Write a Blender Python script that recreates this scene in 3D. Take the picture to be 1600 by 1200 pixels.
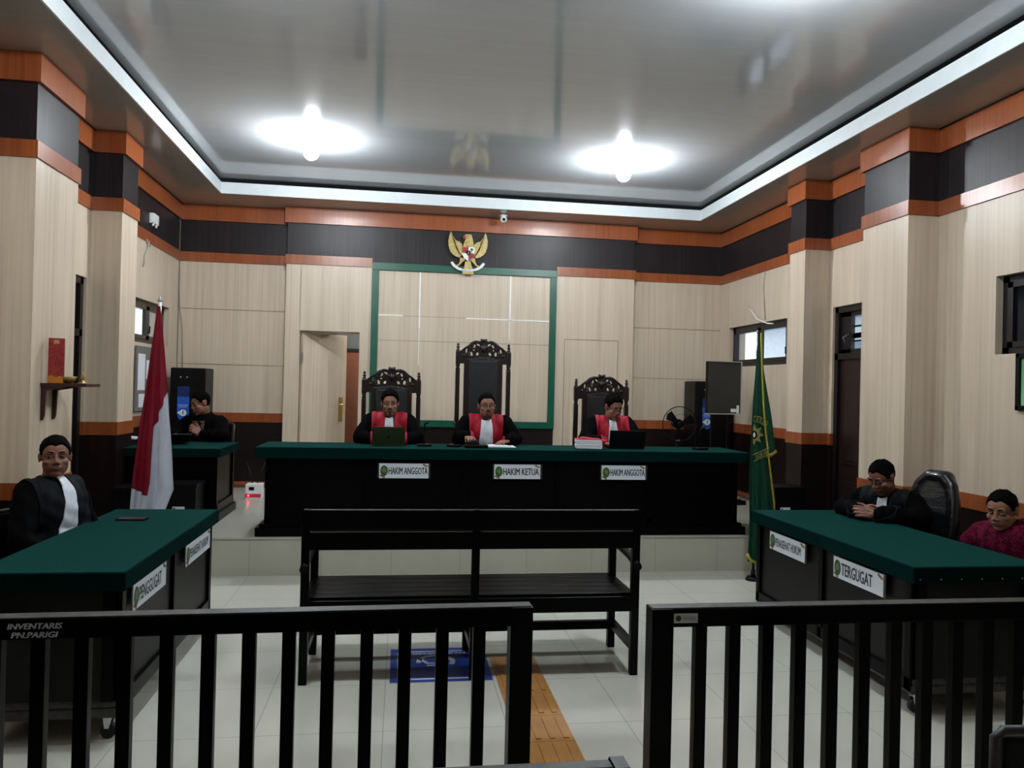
import bpy, bmesh, math, random
from mathutils import Vector as V, Matrix, Euler
random.seed(7)
PI = math.pi
S = bpy.context.scene
COL = S.collection
for o in list(bpy.data.objects): bpy.data.objects.remove(o)

# ---------------------------------------------------------------- camera
yaw, pitch, roll = math.radians(8.25), math.radians(0.39), math.radians(1.35)
fw = V((math.sin(yaw)*math.cos(pitch), math.cos(yaw)*math.cos(pitch), math.sin(pitch)))
r0 = V((math.cos(yaw), -math.sin(yaw), 0)); u0 = r0.cross(fw)
cr = r0*math.cos(roll)+u0*math.sin(roll); cu = -r0*math.sin(roll)+u0*math.cos(roll)
cam = bpy.data.cameras.new('camera'); co = bpy.data.objects.new('camera', cam); COL.objects.link(co)
mw = Matrix((cr, cu, -fw)).transposed().to_4x4(); mw.translation = V((0, 0, 1.62)); co.matrix_world = mw
cam.lens = 27.0; cam.sensor_width = 36.0; cam.clip_start = 0.05
S.camera = co
S.view_settings.view_transform = 'Standard'; S.view_settings.look = 'None'
S.view_settings.gamma = 1; S.view_settings.use_curve_mapping = False
S.view_settings.exposure = 2.65
W = bpy.data.worlds.new('sky'); S.world = W; W.use_nodes = True
bg = W.node_tree.nodes['Background']; bg.inputs[0].default_value = (0.80, 0.90, 1.0, 1); bg.inputs[1].default_value = .22
LAMP_POWER = 88.0
LAMP_COLOR = (0.89, 0.96, 1.0)
try:
    S.cycles.max_bounces = 8; S.cycles.diffuse_bounces = 5; S.cycles.glossy_bounces = 4
except Exception: pass

# ---------------------------------------------------------------- materials
def new_mat(name):
    m = bpy.data.materials.new(name); m.use_nodes = True
    nt = m.node_tree; b = nt.nodes['Principled BSDF']
    return m, nt, b
def N(nt, t, **kw):
    n = nt.nodes.new(t)
    for k, v in kw.items(): setattr(n, k, v)
    return n
def math_(nt, op, a, b=None, c=None):
    n = N(nt, 'ShaderNodeMath', operation=op)
    for i, x in enumerate((a, b, c)):
        if x is None: continue
        if isinstance(x, (int, float)): n.inputs[i].default_value = x
        else: nt.links.new(x, n.inputs[i])
    return n.outputs[0]
def pos_xyz(nt):
    g = N(nt, 'ShaderNodeNewGeometry'); s = N(nt, 'ShaderNodeSeparateXYZ'); nt.links.new(g.outputs['Position'], s.inputs[0])
    return s.outputs
def combine(nt, x, y, z):
    c = N(nt, 'ShaderNodeCombineXYZ')
    for i, v in enumerate((x, y, z)):
        if isinstance(v, (int, float)): c.inputs[i].default_value = v
        else: nt.links.new(v, c.inputs[i])
    return c.outputs[0]
def noise(nt, vec, scale, detail=3, rough=.5):
    n = N(nt, 'ShaderNodeTexNoise'); n.inputs['Scale'].default_value = scale; n.inputs['Detail'].default_value = detail
    n.inputs['Roughness'].default_value = rough
    if vec is not None: nt.links.new(vec, n.inputs['Vector'])
    return n.outputs[0]
def ramp(nt, fac, stops):
    r = N(nt, 'ShaderNodeValToRGB'); e = r.color_ramp.elements
    while len(e) < len(stops): e.new(.5)
    for i, (p, c) in enumerate(stops): e[i].position = p; e[i].color = (*c, 1)
    nt.links.new(fac, r.inputs[0]); return r.outputs[0]
def mixc(nt, fac, a, b):
    m = N(nt, 'ShaderNodeMix', data_type='RGBA')
    for inp, v in ((m.inputs[0], fac), (m.inputs[6], a), (m.inputs[7], b)):
        if isinstance(v, (int, float)): inp.default_value = v
        elif isinstance(v, tuple): inp.default_value = (*v, 1)
        else: nt.links.new(v, inp)
    return m.outputs[2]
def bump(nt, b, h, dist=.01, strength=.5):
    n = N(nt, 'ShaderNodeBump'); n.inputs['Distance'].default_value = dist; n.inputs['Strength'].default_value = strength
    nt.links.new(h, n.inputs['Height']); nt.links.new(n.outputs[0], b.inputs['Normal'])
def plain(name, c, rough=.5, metal=0, var=.08, scale=12, spec=.5, coat=0, sheen=0, em=None, bmp=0):
    """base colour with a light procedural variation"""
    m, nt, b = new_mat(name)
    tc = N(nt, 'ShaderNodeTexCoord')
    f = noise(nt, tc.outputs['Object'], scale, 4)
    lo = tuple(max(0, x*(1-var)) for x in c); hi = tuple(min(1, x*(1+var)) for x in c)
    nt.links.new(ramp(nt, f, [(.3, lo), (.7, hi)]), b.inputs['Base Color'])
    b.inputs['Roughness'].default_value = rough; b.inputs['Metallic'].default_value = metal
    b.inputs['Specular IOR Level'].default_value = spec; b.inputs['Coat Weight'].default_value = coat
    b.inputs['Coat Roughness'].default_value = .15
    b.inputs['Sheen Weight'].default_value = sheen
    if em: b.inputs['Emission Color'].default_value = (*em[0], 1); b.inputs['Emission Strength'].default_value = em[1]
    if bmp: bump(nt, b, noise(nt, tc.outputs['Object'], scale*6, 3), .002, bmp)
    return m
def grain(name, lo, mid, hi, rough, freq=26, coat=0, spec=.5):
    """laminate with vertical grain, works on walls facing x or y"""
    m, nt, b = new_mat(name)
    p = pos_xyz(nt); h = math_(nt, 'ADD', p[0], p[1])
    v = combine(nt, math_(nt, 'MULTIPLY', h, freq), 0.0, math_(nt, 'MULTIPLY', p[2], .55))
    f = noise(nt, v, 1.0, 5, .62)
    v2 = combine(nt, math_(nt, 'MULTIPLY', h, freq*.12), 0.0, math_(nt, 'MULTIPLY', p[2], .05))
    f2 = noise(nt, v2, 1.0, 2)
    ff = math_(nt, 'ADD', math_(nt, 'MULTIPLY', f, .7), math_(nt, 'MULTIPLY', f2, .3))
    nt.links.new(ramp(nt, ff, [(.33, lo), (.5, mid), (.67, hi)]), b.inputs['Base Color'])
    b.inputs['Roughness'].default_value = rough; b.inputs['Coat Weight'].default_value = coat
    b.inputs['Specular IOR Level'].default_value = spec
    big = noise(nt, combine(nt, p[0], p[1], p[2]), 1.7, 1)
    bump(nt, b, big, .02, .35)
    return m
def tiles(name, base, alt, pitch_x, ox, pitch_y, oy, rough, line=(.20, .20, .18), lw=.0045):
    m, nt, b = new_mat(name); p = pos_xyz(nt)
    u = math_(nt, 'DIVIDE', math_(nt, 'SUBTRACT', p[0], ox), pitch_x); w = math_(nt, 'DIVIDE', math_(nt, 'SUBTRACT', p[1], oy), pitch_y)
    fu = math_(nt, 'FRACT', u); fw_ = math_(nt, 'FRACT', w)
    lu = math_(nt, 'LESS_THAN', fu, lw/pitch_x); lw2 = math_(nt, 'LESS_THAN', fw_, lw/pitch_y)
    ln = math_(nt, 'MAXIMUM', lu, lw2)
    wn = N(nt, 'ShaderNodeTexWhiteNoise'); nt.links.new(combine(nt, math_(nt, 'FLOOR', u), math_(nt, 'FLOOR', w), 0.0), wn.inputs['Vector'])
    cl = noise(nt, combine(nt, p[0], p[1], 0.0), 2.2, 5, .6)
    f = math_(nt, 'ADD', math_(nt, 'MULTIPLY', cl, .8), math_(nt, 'MULTIPLY', wn.outputs[0], .2))
    c = mixc(nt, f, base, alt)
    nt.links.new(mixc(nt, math_(nt, 'MULTIPLY', ln, .55), c, line), b.inputs['Base Color'])
    b.inputs['Roughness'].default_value = rough; b.inputs['Specular IOR Level'].default_value = .5
    bump(nt, b, math_(nt, 'SUBTRACT', 1.0, ln), .001, .4)
    return m
M = {}
M['cream'] = grain('cream_laminate', (.455, .368, .275), (.56, .460, .352), (.635, .532, .415), .38)
M['orange'] = grain('orange_laminate', (.20, .044, .013), (.28, .072, .021), (.35, .100, .031), .30, 30)
M['dark'] = grain('dark_laminate', (.008, .006, .007), (.016, .0115, .013), (.028, .020, .022), .42, 34, spec=.28)
M['wainscot'] = grain('wainscot_laminate', (.005, .0018, .0018), (.0085, .0033, .003), (.014, .0055, .0045), .38, 34, spec=.35)
M['skirting'] = plain('brown_skirting_tile', (.13, .055, .035), .25, var=.2)
M['floor'] = tiles('floor_tile', (.53, .525, .455), (.61, .605, .53), .59, -.045, .575, 3.66, .14)
M['dais'] = tiles('dais_tile', (.46, .455, .39), (.55, .545, .475), .59, -.045, .60, 6.70, .16)
M['riser'] = tiles('riser_tile', (.44, .43, .35), (.52, .51, .43), .59, -.045, 50, -20, .22)
M['white_strip'] = plain('white_joint_strip', (.85, .85, .82), .5, var=.05)
M['groove'] = plain('panel_groove', (.16, .13, .10), .7)
M['green_paint'] = plain('green_painted_wood', (.0015, .085, .048), .35, var=.12, scale=5)
M['fascia'] = plain('white_cornice', (.60, .645, .67), .5, var=.03)
M['black_wood'] = plain('black_painted_wood', (.0009, .0008, .0010), .34, var=.3, spec=.09, bmp=.15)
M['grey_black'] = plain('worn_black_wood', (.0050, .0045, .0042), .42, var=.3, spec=.22)
M['worn'] = plain('worn_and_lit_wood', (.035, .033, .032), .5, var=.6, scale=30)  # grey of real wear; on the rail tops it paints a highlight
M['cove_shade'] = plain('shaded_cove_board', (.012, .014, .017), .6)  # near-black colour stands in for shade inside the cove recess
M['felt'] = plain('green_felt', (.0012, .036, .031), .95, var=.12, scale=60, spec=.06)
M['felt_shaded'] = plain('green_felt_shaded_drape', (.0006, .014, .013), .95, var=.12, scale=60, spec=.03)  # same felt darkened: shade on the hanging sides put into the colour
M['chair_wood'] = plain('dark_carved_wood', (.012, .006, .0055), .28, var=.35, scale=20, spec=.6)
M['leather'] = plain('black_leather', (.011, .012, .014), .42, var=.2, scale=18, bmp=.3)
M['robe'] = plain('black_robe_cloth', (.0007, .0007, .0011), .85, var=.2, spec=.06, bmp=.4)
M['satin'] = plain('black_satin_cloth', (.0022, .0035, .006), .7, var=.3, spec=.15)
M['red_cloth'] = plain('red_satin_cloth', (.36, .006, .022), .6, var=.15, scale=10, spec=.3, bmp=.5)
M['white_cloth'] = plain('white_pleated_cloth', (.70, .74, .80), .8, var=.05)
M['skin_a'] = plain('skin_light_brown', (.27, .120, .076), .55, var=.10, scale=25)
M['skin_b'] = plain('skin_brown', (.205, .084, .052), .52, var=.10, scale=25)
M['lip'] = plain('lip_skin', (.13, .036, .032), .5)
M['hair'] = plain('black_hair', (.0012, .001, .001), .8, var=.4, scale=90, spec=.06, bmp=.9)
M['beard'] = plain('short_beard', (.035, .014, .010), .8, var=.3, scale=90)
M['eye_white'] = plain('eye_white', (.30, .27, .25), .4)
M['eye_dark'] = plain('eye_iris', (.012, .007, .005), .2)
M['rim'] = plain('dark_spectacle_rim', (.02, .014, .012), .3)
M['metal'] = plain('grey_metal', (.45, .46, .47), .3, metal=.9)
M['brass'] = plain('brass', (.50, .36, .12), .3, metal=.9)
M['gold'] = plain('gold_paint', (.46, .35, .13), .38, metal=.25, var=.25, scale=40)
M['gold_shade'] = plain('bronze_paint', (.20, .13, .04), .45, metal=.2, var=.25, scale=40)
M['gold_yellow'] = plain('gold_fringe', (.34, .29, .03), .7, var=.3, scale=80)
M['paper'] = plain('white_paper', (.76, .78, .82), .7, var=.03)
M['paper_red'] = plain('red_paper', (.55, .03, .05), .6)
M['plastic_black'] = plain('black_plastic', (.0018, .0018, .0026), .38, spec=.2)
M['screen_grey'] = plain('dark_grey_screen', (.022, .022, .020), .25, var=.05)
M['olive'] = plain('olive_green_lid', (.016, .026, .008), .4)
M['silver'] = plain('silver_plastic', (.5, .52, .52), .35, metal=.4)
M['sign_white'] = plain('white_sign_face', (.68, .73, .80), .5, var=.03)
M['acrylic'] = plain('grey_acrylic_edge', (.035, .03, .025), .25, var=.4, scale=40)
M['sign_text'] = plain('dark_teal_lettering', (.006, .026, .032), .6)
M['sign_green'] = plain('green_emblem', (.03, .09, .022), .5, var=.5, scale=60)
M['sign_green2'] = plain('pale_green_emblem', (.12, .21, .06), .5, var=.4, scale=80)
M['ornament'] = plain('brown_gold_ornament', (.22, .12, .06), .5, var=.7, scale=120)
M['white'] = plain('white_plastic', (.75, .77, .76), .4, var=.04)
M['stencil'] = plain('stencil_paint', (.62, .72, .85), .7, var=.3, scale=60)
M['blue_mat'] = plain('blue_floor_sticker', (.006, .042, .32), .3, var=.12)
M['mat_white'] = plain('white_floor_print', (.62, .68, .76), .35)
M['mat_grey'] = plain('grey_floor_print', (.62, .66, .70), .35)
M['tactile'] = plain('orange_tactile_vinyl', (.40, .185, .048), .45, var=.12, scale=8)
M['flag_red'] = plain('flag_red_cloth', (.31, .003, .028), .65, var=.08)
M['flag_white'] = plain('flag_white_cloth', (.68, .72, .80), .7, var=.04)
M['flag_green'] = plain('flag_green_cloth', (.0015, .085, .042), .6, var=.1)
M['flag_gold'] = plain('flag_gold_print', (.25, .22, .06), .6, var=.3, scale=60)
M['frame_dark'] = plain('dark_window_frame', (.006, .004, .004), .35)
M['frame_brown'] = plain('brown_window_frame', (.04, .028, .023), .4)
M['door_brown'] = plain('dark_brown_door', (.014, .006, .0055), .35, var=.25, scale=8)
M['corridor'] = plain('corridor_paint', (.16, .15, .14), .8)
M['corridor_wood'] = plain('corridor_brown_wood', (.13, .038, .014), .5, var=.15)
M['corridor_grey'] = plain('corridor_glass', (.07, .075, .07), .3)
M['blue_print'] = plain('blue_poster_print', (.012, .10, .52), .35, var=.25, scale=9)
M['blue_dark'] = plain('dark_blue_poster_print', (.004, .018, .12), .35, var=.3, scale=9)
M['orange_print'] = plain('orange_packet_print', (.50, .17, .02), .4, var=.2)
M['red_print'] = plain('red_packet_print', (.26, .022, .020), .35, var=.45, scale=60)
M['maroon'] = plain('maroon_wood', (.035, .006, .008), .3)
M['picture'] = plain('pale_green_picture', (.22, .50, .25), .4, var=.3, scale=5)
M['cable'] = plain('grey_cable', (.42, .38, .32), .6)
M['red_led'] = plain('red_indicator', (.6, .02, .03), .3, em=((1, .03, .05), 2.0))
M['chrome'] = plain('chrome', (.6, .62, .64), .22, metal=1)
M['rubber'] = plain('black_rubber', (.012, .012, .012), .6)
M['outside'] = plain('white_outdoor_wall', (.80, .82, .84), .8)
M['outside_grey'] = plain('grey_outdoor_shutter', (.25, .32, .40), .7)
def glass():
    m, nt, b = new_mat('window_glass'); b.inputs['Base Color'].default_value = (.92, .96, 1, 1)
    b.inputs['Roughness'].default_value = .03; b.inputs['Transmission Weight'].default_value = 1; b.inputs['IOR'].default_value = 1.05
    return m
M['glass'] = glass()
def tinted():
    m, nt, b = new_mat('dark_tinted_glass'); b.inputs['Base Color'].default_value = (.003, .005, .009, 1); b.inputs['Roughness'].default_value = .1; b.inputs['Specular IOR Level'].default_value = .3
    return m
M['tinted'] = tinted()
def ceiling_mat(name, c, rough, axis, pitch_):
    m, nt, b = new_mat(name); p = pos_xyz(nt)
    f = math_(nt, 'FRACT', math_(nt, 'DIVIDE', p[axis], pitch_)); ln = math_(nt, 'LESS_THAN', f, .012)
    wob = math_(nt, 'SINE', math_(nt, 'MULTIPLY', p[axis], 2*PI/pitch_))
    st = noise(nt, combine(nt, math_(nt, 'MULTIPLY', p[0], .6 if axis == 1 else 14), math_(nt, 'MULTIPLY', p[1], 14 if axis == 1 else .6), 0.0), 1.0, 3)
    nt.links.new(mixc(nt, math_(nt, 'MULTIPLY', ln, .22), mixc(nt, st, tuple(x*.93 for x in c), c), (.9, .92, .95)), b.inputs['Base Color'])
    b.inputs['Roughness'].default_value = rough; b.inputs['Specular IOR Level'].default_value = .75
    h = math_(nt, 'ADD', math_(nt, 'MULTIPLY', wob, .12), math_(nt, 'MULTIPLY', st, .25))
    bump(nt, b, h, .0012, .5)
    return m
M['ceiling'] = ceiling_mat('pvc_plank_ceiling', (.43, .45, .475), .085, 1, .20)
M['soffit'] = ceiling_mat('glossy_soffit', (.36, .35, .335), .14, 1, .25)
def lamp_mat():
    m, nt, b = new_mat('lit_bulb'); b.inputs['Base Color'].default_value = (.9, .9, .9, 1)
    b.inputs['Emission Color'].default_value = (*LAMP_COLOR, 1); b.inputs['Emission Strength'].default_value = LAMP_POWER
    return m
M['bulb'] = lamp_mat()
def batik(name, base, c2, scale):
    m, nt, b = new_mat(name); tc = N(nt, 'ShaderNodeTexCoord')
    v = N(nt, 'ShaderNodeTexVoronoi'); v.inputs['Scale'].default_value = scale; nt.links.new(tc.outputs['Object'], v.inputs['Vector'])
    n = noise(nt, tc.outputs['Object'], scale*.8, 4)
    f = math_(nt, 'ADD', math_(nt, 'MULTIPLY', v.outputs['Distance'], .8), math_(nt, 'MULTIPLY', n, .5))
    nt.links.new(ramp(nt, f, [(.35, base), (.5, c2), (.62, base), (.8, c2)]), b.inputs['Base Color']); b.inputs['Roughness'].default_value = .9; b.inputs['Specular IOR Level'].default_value = .08
    return m
M['batik_red'] = batik('red_batik_cloth', (.035, .0010, .008), (.13, .008, .030), 30)
M['batik_brown'] = batik('brown_batik_cloth', (.20, .12, .085), (.012, .007, .006), 30)

# ---------------------------------------------------------------- mesh helpers
class MB:
    def __init__(s): s.b = bmesh.new(); s.m = 0
    def _fin(s, faces):
        for f in faces: f.material_index = s.m
        return s
    def box(s, x0, x1, y0, y1, z0, z1, bev=0, mat=None):
        r = bmesh.ops.create_cube(s.b, size=1)
        vs = r['verts']
        c = V(((x0+x1)/2, (y0+y1)/2, (z0+z1)/2)); d = V((abs(x1-x0), abs(y1-y0), abs(z1-z0)))
        for v in vs: v.co = V((v.co.x*d.x, v.co.y*d.y, v.co.z*d.z))+c
        fs = set(f for v in vs for f in v.link_faces)
        if bev:
            es = set(e for v in vs for e in v.link_edges)
            rr = bmesh.ops.bevel(s.b, geom=list(es), offset=min(bev, min(d)*.45), segments=2, affect='EDGES', profile=.7)
            fs = set(rr['faces']) | set(f for v in rr['verts'] for f in v.link_faces)
            vs = list(set(v for f in fs for v in f.verts))
        s._fin(fs)
        if mat is not None:
            for v in set(v for f in fs for v in f.verts): v.co = mat @ v.co
        return s
    def cyl(s, p0, p1, ra, rb=None, n=16, caps=True):
        p0, p1 = V(p0), V(p1); rb = ra if rb is None else rb
        d = p1-p0; q = d.to_track_quat('Z', 'Y').to_matrix()
        rings = []
        for p, r in ((p0, ra), (p1, rb)):
            rings.append([s.b.verts.new(p+q@V((r*math.cos(2*PI*i/n), r*math.sin(2*PI*i/n), 0))) for i in range(n)])
        fs = [s.b.faces.new((rings[0][i], rings[0][(i+1) % n], rings[1][(i+1) % n], rings[1][i])) for i in range(n)]
        for f in fs: f.smooth = True
        if caps: fs += [s.b.faces.new(rings[0][::-1]), s.b.faces.new(rings[1])]
        return s._fin(fs)
    def ell(s, c, r, rot=None, nu=20, nv=12):
        if isinstance(r, (int, float)): r = (r, r, r)
        rot = rot or Matrix.Identity(3); c = V(c)
        top = s.b.verts.new(c+rot@V((0, 0, r[2]))); bot = s.b.verts.new(c+rot@V((0, 0, -r[2]))); rings = []
        for j in range(1, nv):
            t = PI*j/nv
            rings.append([s.b.verts.new(c+rot@V((r[0]*math.sin(t)*math.cos(2*PI*i/nu), r[1]*math.sin(t)*math.sin(2*PI*i/nu), r[2]*math.cos(t)))) for i in range(nu)])
        fs = []
        for i in range(nu):
            k = (i+1) % nu
            fs.append(s.b.faces.new((top, rings[0][i], rings[0][k]))); fs.append(s.b.faces.new((bot, rings[-1][k], rings[-1][i])))
            for a, b_ in zip(rings, rings[1:]): fs.append(s.b.faces.new((a[i], b_[i], b_[k], a[k])))
        for f in fs: f.smooth = True
        return s._fin(fs)
    def caps(s, p0, p1, ra, rb=None, n=14):
        rb = ra if rb is None else rb
        s.cyl(p0, p1, ra, rb, n); s.ell(p0, ra, nu=n, nv=8); s.ell(p1, rb, nu=n, nv=8); return s
    def tube(s, pts, r, n=8):
        pts = [V(p) for p in pts]; rings = []
        up = V((0, 0, 1))
        for i, p in enumerate(pts):
            d = (pts[min(i+1, len(pts)-1)]-pts[max(i-1, 0)]).normalized()
            a = d.cross(up); a = a.normalized() if a.length > 1e-3 else V((1, 0, 0)); b_ = d.cross(a).normalized()
            rr = r(i/(len(pts)-1)) if callable(r) else r
            rings.append([s.b.verts.new(p+a*rr*math.cos(2*PI*k/n)+b_*rr*math.sin(2*PI*k/n)) for k in range(n)])
        fs = []
        for a, b_ in zip(rings, rings[1:]):
            fs += [s.b.faces.new((a[k], b_[k], b_[(k+1) % n], a[(k+1) % n])) for k in range(n)]
        for f in fs: f.smooth = True
        fs += [s.b.faces.new(rings[0]), s.b.faces.new(rings[-1][::-1])]
        return s._fin(fs)
    def lathe(s, prof, c=(0, 0, 0), n=20):
        c = V(c); rings = [[s.b.verts.new(c+V((r*math.cos(2*PI*i/n), r*math.sin(2*PI*i/n), z))) for i in range(n)] for r, z in prof]
        fs = []
        for a, b_ in zip(rings, rings[1:]): fs += [s.b.faces.new((a[i], a[(i+1) % n], b_[(i+1) % n], b_[i])) for i in range(n)]
        for f in fs: f.smooth = True
        fs += [s.b.faces.new(rings[0][::-1]), s.b.faces.new(rings[-1])]
        return s._fin(fs)
    def prism(s, pts, mat, t):
        """2-D outline (u, v) lifted by mat (4x4), extruded along local z by t"""
        a = [s.b.verts.new(mat @ V((u, v, 0))) for u, v in pts]; b_ = [s.b.verts.new(mat @ V((u, v, t))) for u, v in pts]
        n = len(pts); fs = [s.b.faces.new(a[::-1]), s.b.faces.new(b_)]
        fs += [s.b.faces.new((a[i], a[(i+1) % n], b_[(i+1) % n], b_[i])) for i in range(n)]
        return s._fin(fs)
    def done(s, name='m'):
        bmesh.ops.recalc_face_normals(s.b, faces=s.b.faces)
        me = bpy.data.meshes.new(name); s.b.to_mesh(me); s.b.free(); return me

def link(name, me, mats, parent=None):
    o = bpy.data.objects.new(name, me); COL.objects.link(o)
    for m in (mats if isinstance(mats, (list, tuple)) else [mats]): me.materials.append(M[m] if isinstance(m, str) else m)
    if parent is not None: o.parent = parent
    return o
def part(name, mb, mats, parent, label=None):
    o = link(name, mb.done(name) if isinstance(mb, MB) else mb, mats, parent)
    if label: o['label'] = label
    return o
def tag(o, label, cat, group=None, kind=None):
    o['label'] = label; o['category'] = cat
    if group: o['group'] = group
    if kind: o['kind'] = kind
    return o
def thing(name, label, cat, loc=(0, 0, 0), rz=0, group=None):
    o = bpy.data.objects.new(name, None); COL.objects.link(o); o.location = loc; o.rotation_euler = (0, 0, rz)
    o.empty_display_size = .1
    return tag(o, label, cat, group)
def single(name, mb, mats, label, cat, loc=(0, 0, 0), rz=0, group=None):
    o = link(name, mb.done(name) if isinstance(mb, MB) else mb, mats); o.location = loc; o.rotation_euler = (0, 0, rz)
    return tag(o, label, cat, group)
def struct(name, mb, mats, parent=None):
    o = link(name, mb.done(name) if isinstance(mb, MB) else mb, mats, parent)
    if parent is None: o['kind'] = 'structure'
    return o
def dup(root, loc=None, rz=None, label=None, parent=None):
    c = root.copy(); COL.objects.link(c)
    if parent is not None: c.parent = parent
    if loc is not None: c.location = loc
    if rz is not None: c.rotation_euler = (0, 0, rz)
    if label: c['label'] = label
    for ch in list(root.children): dup(ch, parent=c)
    return c
def bake(mb, voxel, smooth=4, fac=.5):
    me = mb.done('tmp'); o = bpy.data.objects.new('tmp', me); COL.objects.link(o)
    r = o.modifiers.new('r', 'REMESH'); r.mode = 'VOXEL'; r.voxel_size = voxel; r.use_smooth_shade = True
    if smooth: q = o.modifiers.new('s', 'SMOOTH'); q.factor = fac; q.iterations = smooth
    bpy.context.view_layer.update()
    dg = bpy.context.evaluated_depsgraph_get(); dg.update()
    out = bpy.data.meshes.new_from_object(o.evaluated_get(dg)); bpy.data.objects.remove(o)
    out.materials.clear()
    return out
def curve_mesh(cu):
    o = bpy.data.objects.new('tmpc', cu); COL.objects.link(o); bpy.context.view_layer.update()
    dg = bpy.context.evaluated_depsgraph_get(); me = bpy.data.meshes.new_from_object(o.evaluated_get(dg)); bpy.data.objects.remove(o)
    me.materials.clear(); return me
def text_mesh(txt, width, height, mat4, ext=.0015, bold=0.0, shear=0.0):
    """lettering fitted to width x height, centred on mat4's origin, facing its +z"""
    cu = bpy.data.curves.new('t', 'FONT'); cu.body = txt; cu.extrude = 0; cu.shear = shear; cu.resolution_u = 2
    me = curve_mesh(cu)
    xs = [v.co.x for v in me.vertices]; ys = [v.co.y for v in me.vertices]
    sx = width/(max(xs)-min(xs)); sy = height/(max(ys)-min(ys)); cx = (max(xs)+min(xs))/2; cy = (max(ys)+min(ys))/2
    b = bmesh.new()
    for k, (dx, dy) in enumerate(((0, 0), (bold, 0), (-bold, 0), (0, bold*.4), (0, -bold*.4)) if bold else ((0, 0),)):
        b2 = bmesh.new(); b2.from_mesh(me)
        for v in b2.verts: v.co = mat4 @ V(((v.co.x-cx+dx)*sx, (v.co.y-cy+dy)*sy, ext+k*.00004))
        m2 = bpy.data.meshes.new('t'); b2.to_mesh(m2); b2.free(); b.from_mesh(m2); bpy.data.meshes.remove(m2)
    b.to_mesh(me); b.free()
    return me
def holes_mesh(outline, holes, depth, bev=0.0):
    cu = bpy.data.curves.new('c', 'CURVE'); cu.dimensions = '2D'; cu.fill_mode = 'BOTH'; cu.extrude = depth/2; cu.bevel_depth = bev; cu.bevel_resolution = 1
    for pts in [outline]+holes:
        sp = cu.splines.new('POLY'); sp.points.add(len(pts)-1); sp.use_cyclic_u = True
        for p, (x, y) in zip(sp.points, pts): p.co = (x, y, 0, 1)
    return curve_mesh(cu)
def frame_mat(origin, u, v):
    """4x4: local x->u, y->v, z->u x v"""
    u, v = V(u).normalized(), V(v).normalized(); w = u.cross(v)
    m = Matrix((u, v, w)).transposed().to_4x4(); m.translation = V(origin); return m
def ellipse(cx, cy, rx, ry, n=12, rot=0, tear=0):
    out = []
    for i in range(n):
        a = 2*PI*i/n; x = rx*math.cos(a); y = ry*math.sin(a)
        if tear: x *= 1-tear*(y/ry+1)/2
        out.append((cx+x*math.cos(rot)-y*math.sin(rot), cy+x*math.sin(rot)+y*math.cos(rot)))
    return out

# ================================================================ the room
XL, XR, YB, ZC, ZU = -2.72, 4.28, 9.90, 3.80, 3.975
YF = -2.6; DZ = .325; YD = 6.71
TOP = [(3.10, 3.215, 1, .018), (3.215, 3.605, 2, 0), (3.605, ZC, 1, .03)]
DAIS = [(DZ, .362, 4, .012), (.362, .402, 1, .015), (.402, 1.135, 3, 0), (1.135, 1.25, 1, .012), (1.25, 3.10, 0, .004)]+TOP
NEAR = [(0, .80, 3, 0), (.80, .915, 1, .012), (.915, 3.10, 0, .004)]+TOP
CREAM = [(DZ, 3.10, 0, .004)]+TOP
MID = [(DZ, 1.13, 3, 0), (1.13, 3.10, 0, .004)]+TOP
WM = ['cream', 'orange', 'dark', 'wainscot', 'skirting']
def lay(mb, x0, x1, y0, y1, layers, z0=-1, z1=9, ax='', under=True):
    for a, b_, m, p in layers:
        a, b_ = max(a, z0), min(b_, z1)
        if b_-a < .001: continue
        mb.m = m; px = p if 'x' in ax or not ax else 0; py = p if 'y' in ax or not ax else 0
        mb.box(x0-px, x1+px, y0-py, y1+py, a, b_)
    if under and layers[0][0] >= DZ and z0 <= 0:
        mb.m = 3; mb.box(x0, x1, y0, y1, 0, layers[0][0])
T = .22
mb = MB()                                              # left wall
lay(mb, XL-T, XL, YF, 6.27, NEAR, ax='x')
lay(mb, XL-T, XL, 6.27, 7.12, NEAR, z0=2.50, ax='x')
lay(mb, XL-T, XL, 7.12, 8.30, DAIS, ax='x')
lay(mb, XL-T, XL, 8.30, 9.52, DAIS, z1=2.02, ax='x'); lay(mb, XL-T, XL, 8.30, 9.52, DAIS, z0=2.48, ax='x')
lay(mb, XL-T, XL, 9.52, YB+T, DAIS, ax='x')
lay(mb, XL, -2.46, 5.56, 6.23, NEAR)
lay(mb, XL, -2.46, 7.17, 7.56, DAIS)
lay(mb, XL, -2.46, 1.9, 2.6, NEAR)
struct('wall_left', mb, WM)
mb = MB()                                              # right wall
lay(mb, XR, XR+T, YF, 3.95, NEAR, ax='x')
lay(mb, XR, XR+T, 3.95, 5.03, NEAR, z1=1.955, ax='x'); lay(mb, XR, XR+T, 3.95, 5.03, NEAR, z0=2.525, ax='x')
lay(mb, XR, XR+T, 5.03, 6.27, NEAR, ax='x')
lay(mb, XR, XR+T, 6.27, 7.16, NEAR, z0=2.515, ax='x')
lay(mb, XR, XR+T, 7.16, 8.085, DAIS, ax='x')
lay(mb, XR, XR+T, 8.085, 9.62, DAIS, z1=1.975, ax='x'); lay(mb, XR, XR+T, 8.085, 9.62, DAIS, z0=2.493, ax='x')
lay(mb, XR, XR+T, 9.62, YB+T, DAIS, ax='x')
lay(mb, 4.01, XR, 5.65, 6.25, NEAR)
lay(mb, 4.01, XR, 7.24, 7.54, DAIS)
struct('wall_right', mb, WM)
mb = MB()                                              # back wall with shallow projecting middle bay
lay(mb, XL, -1.42, YB, YB+T, DAIS, ax='y')
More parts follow.
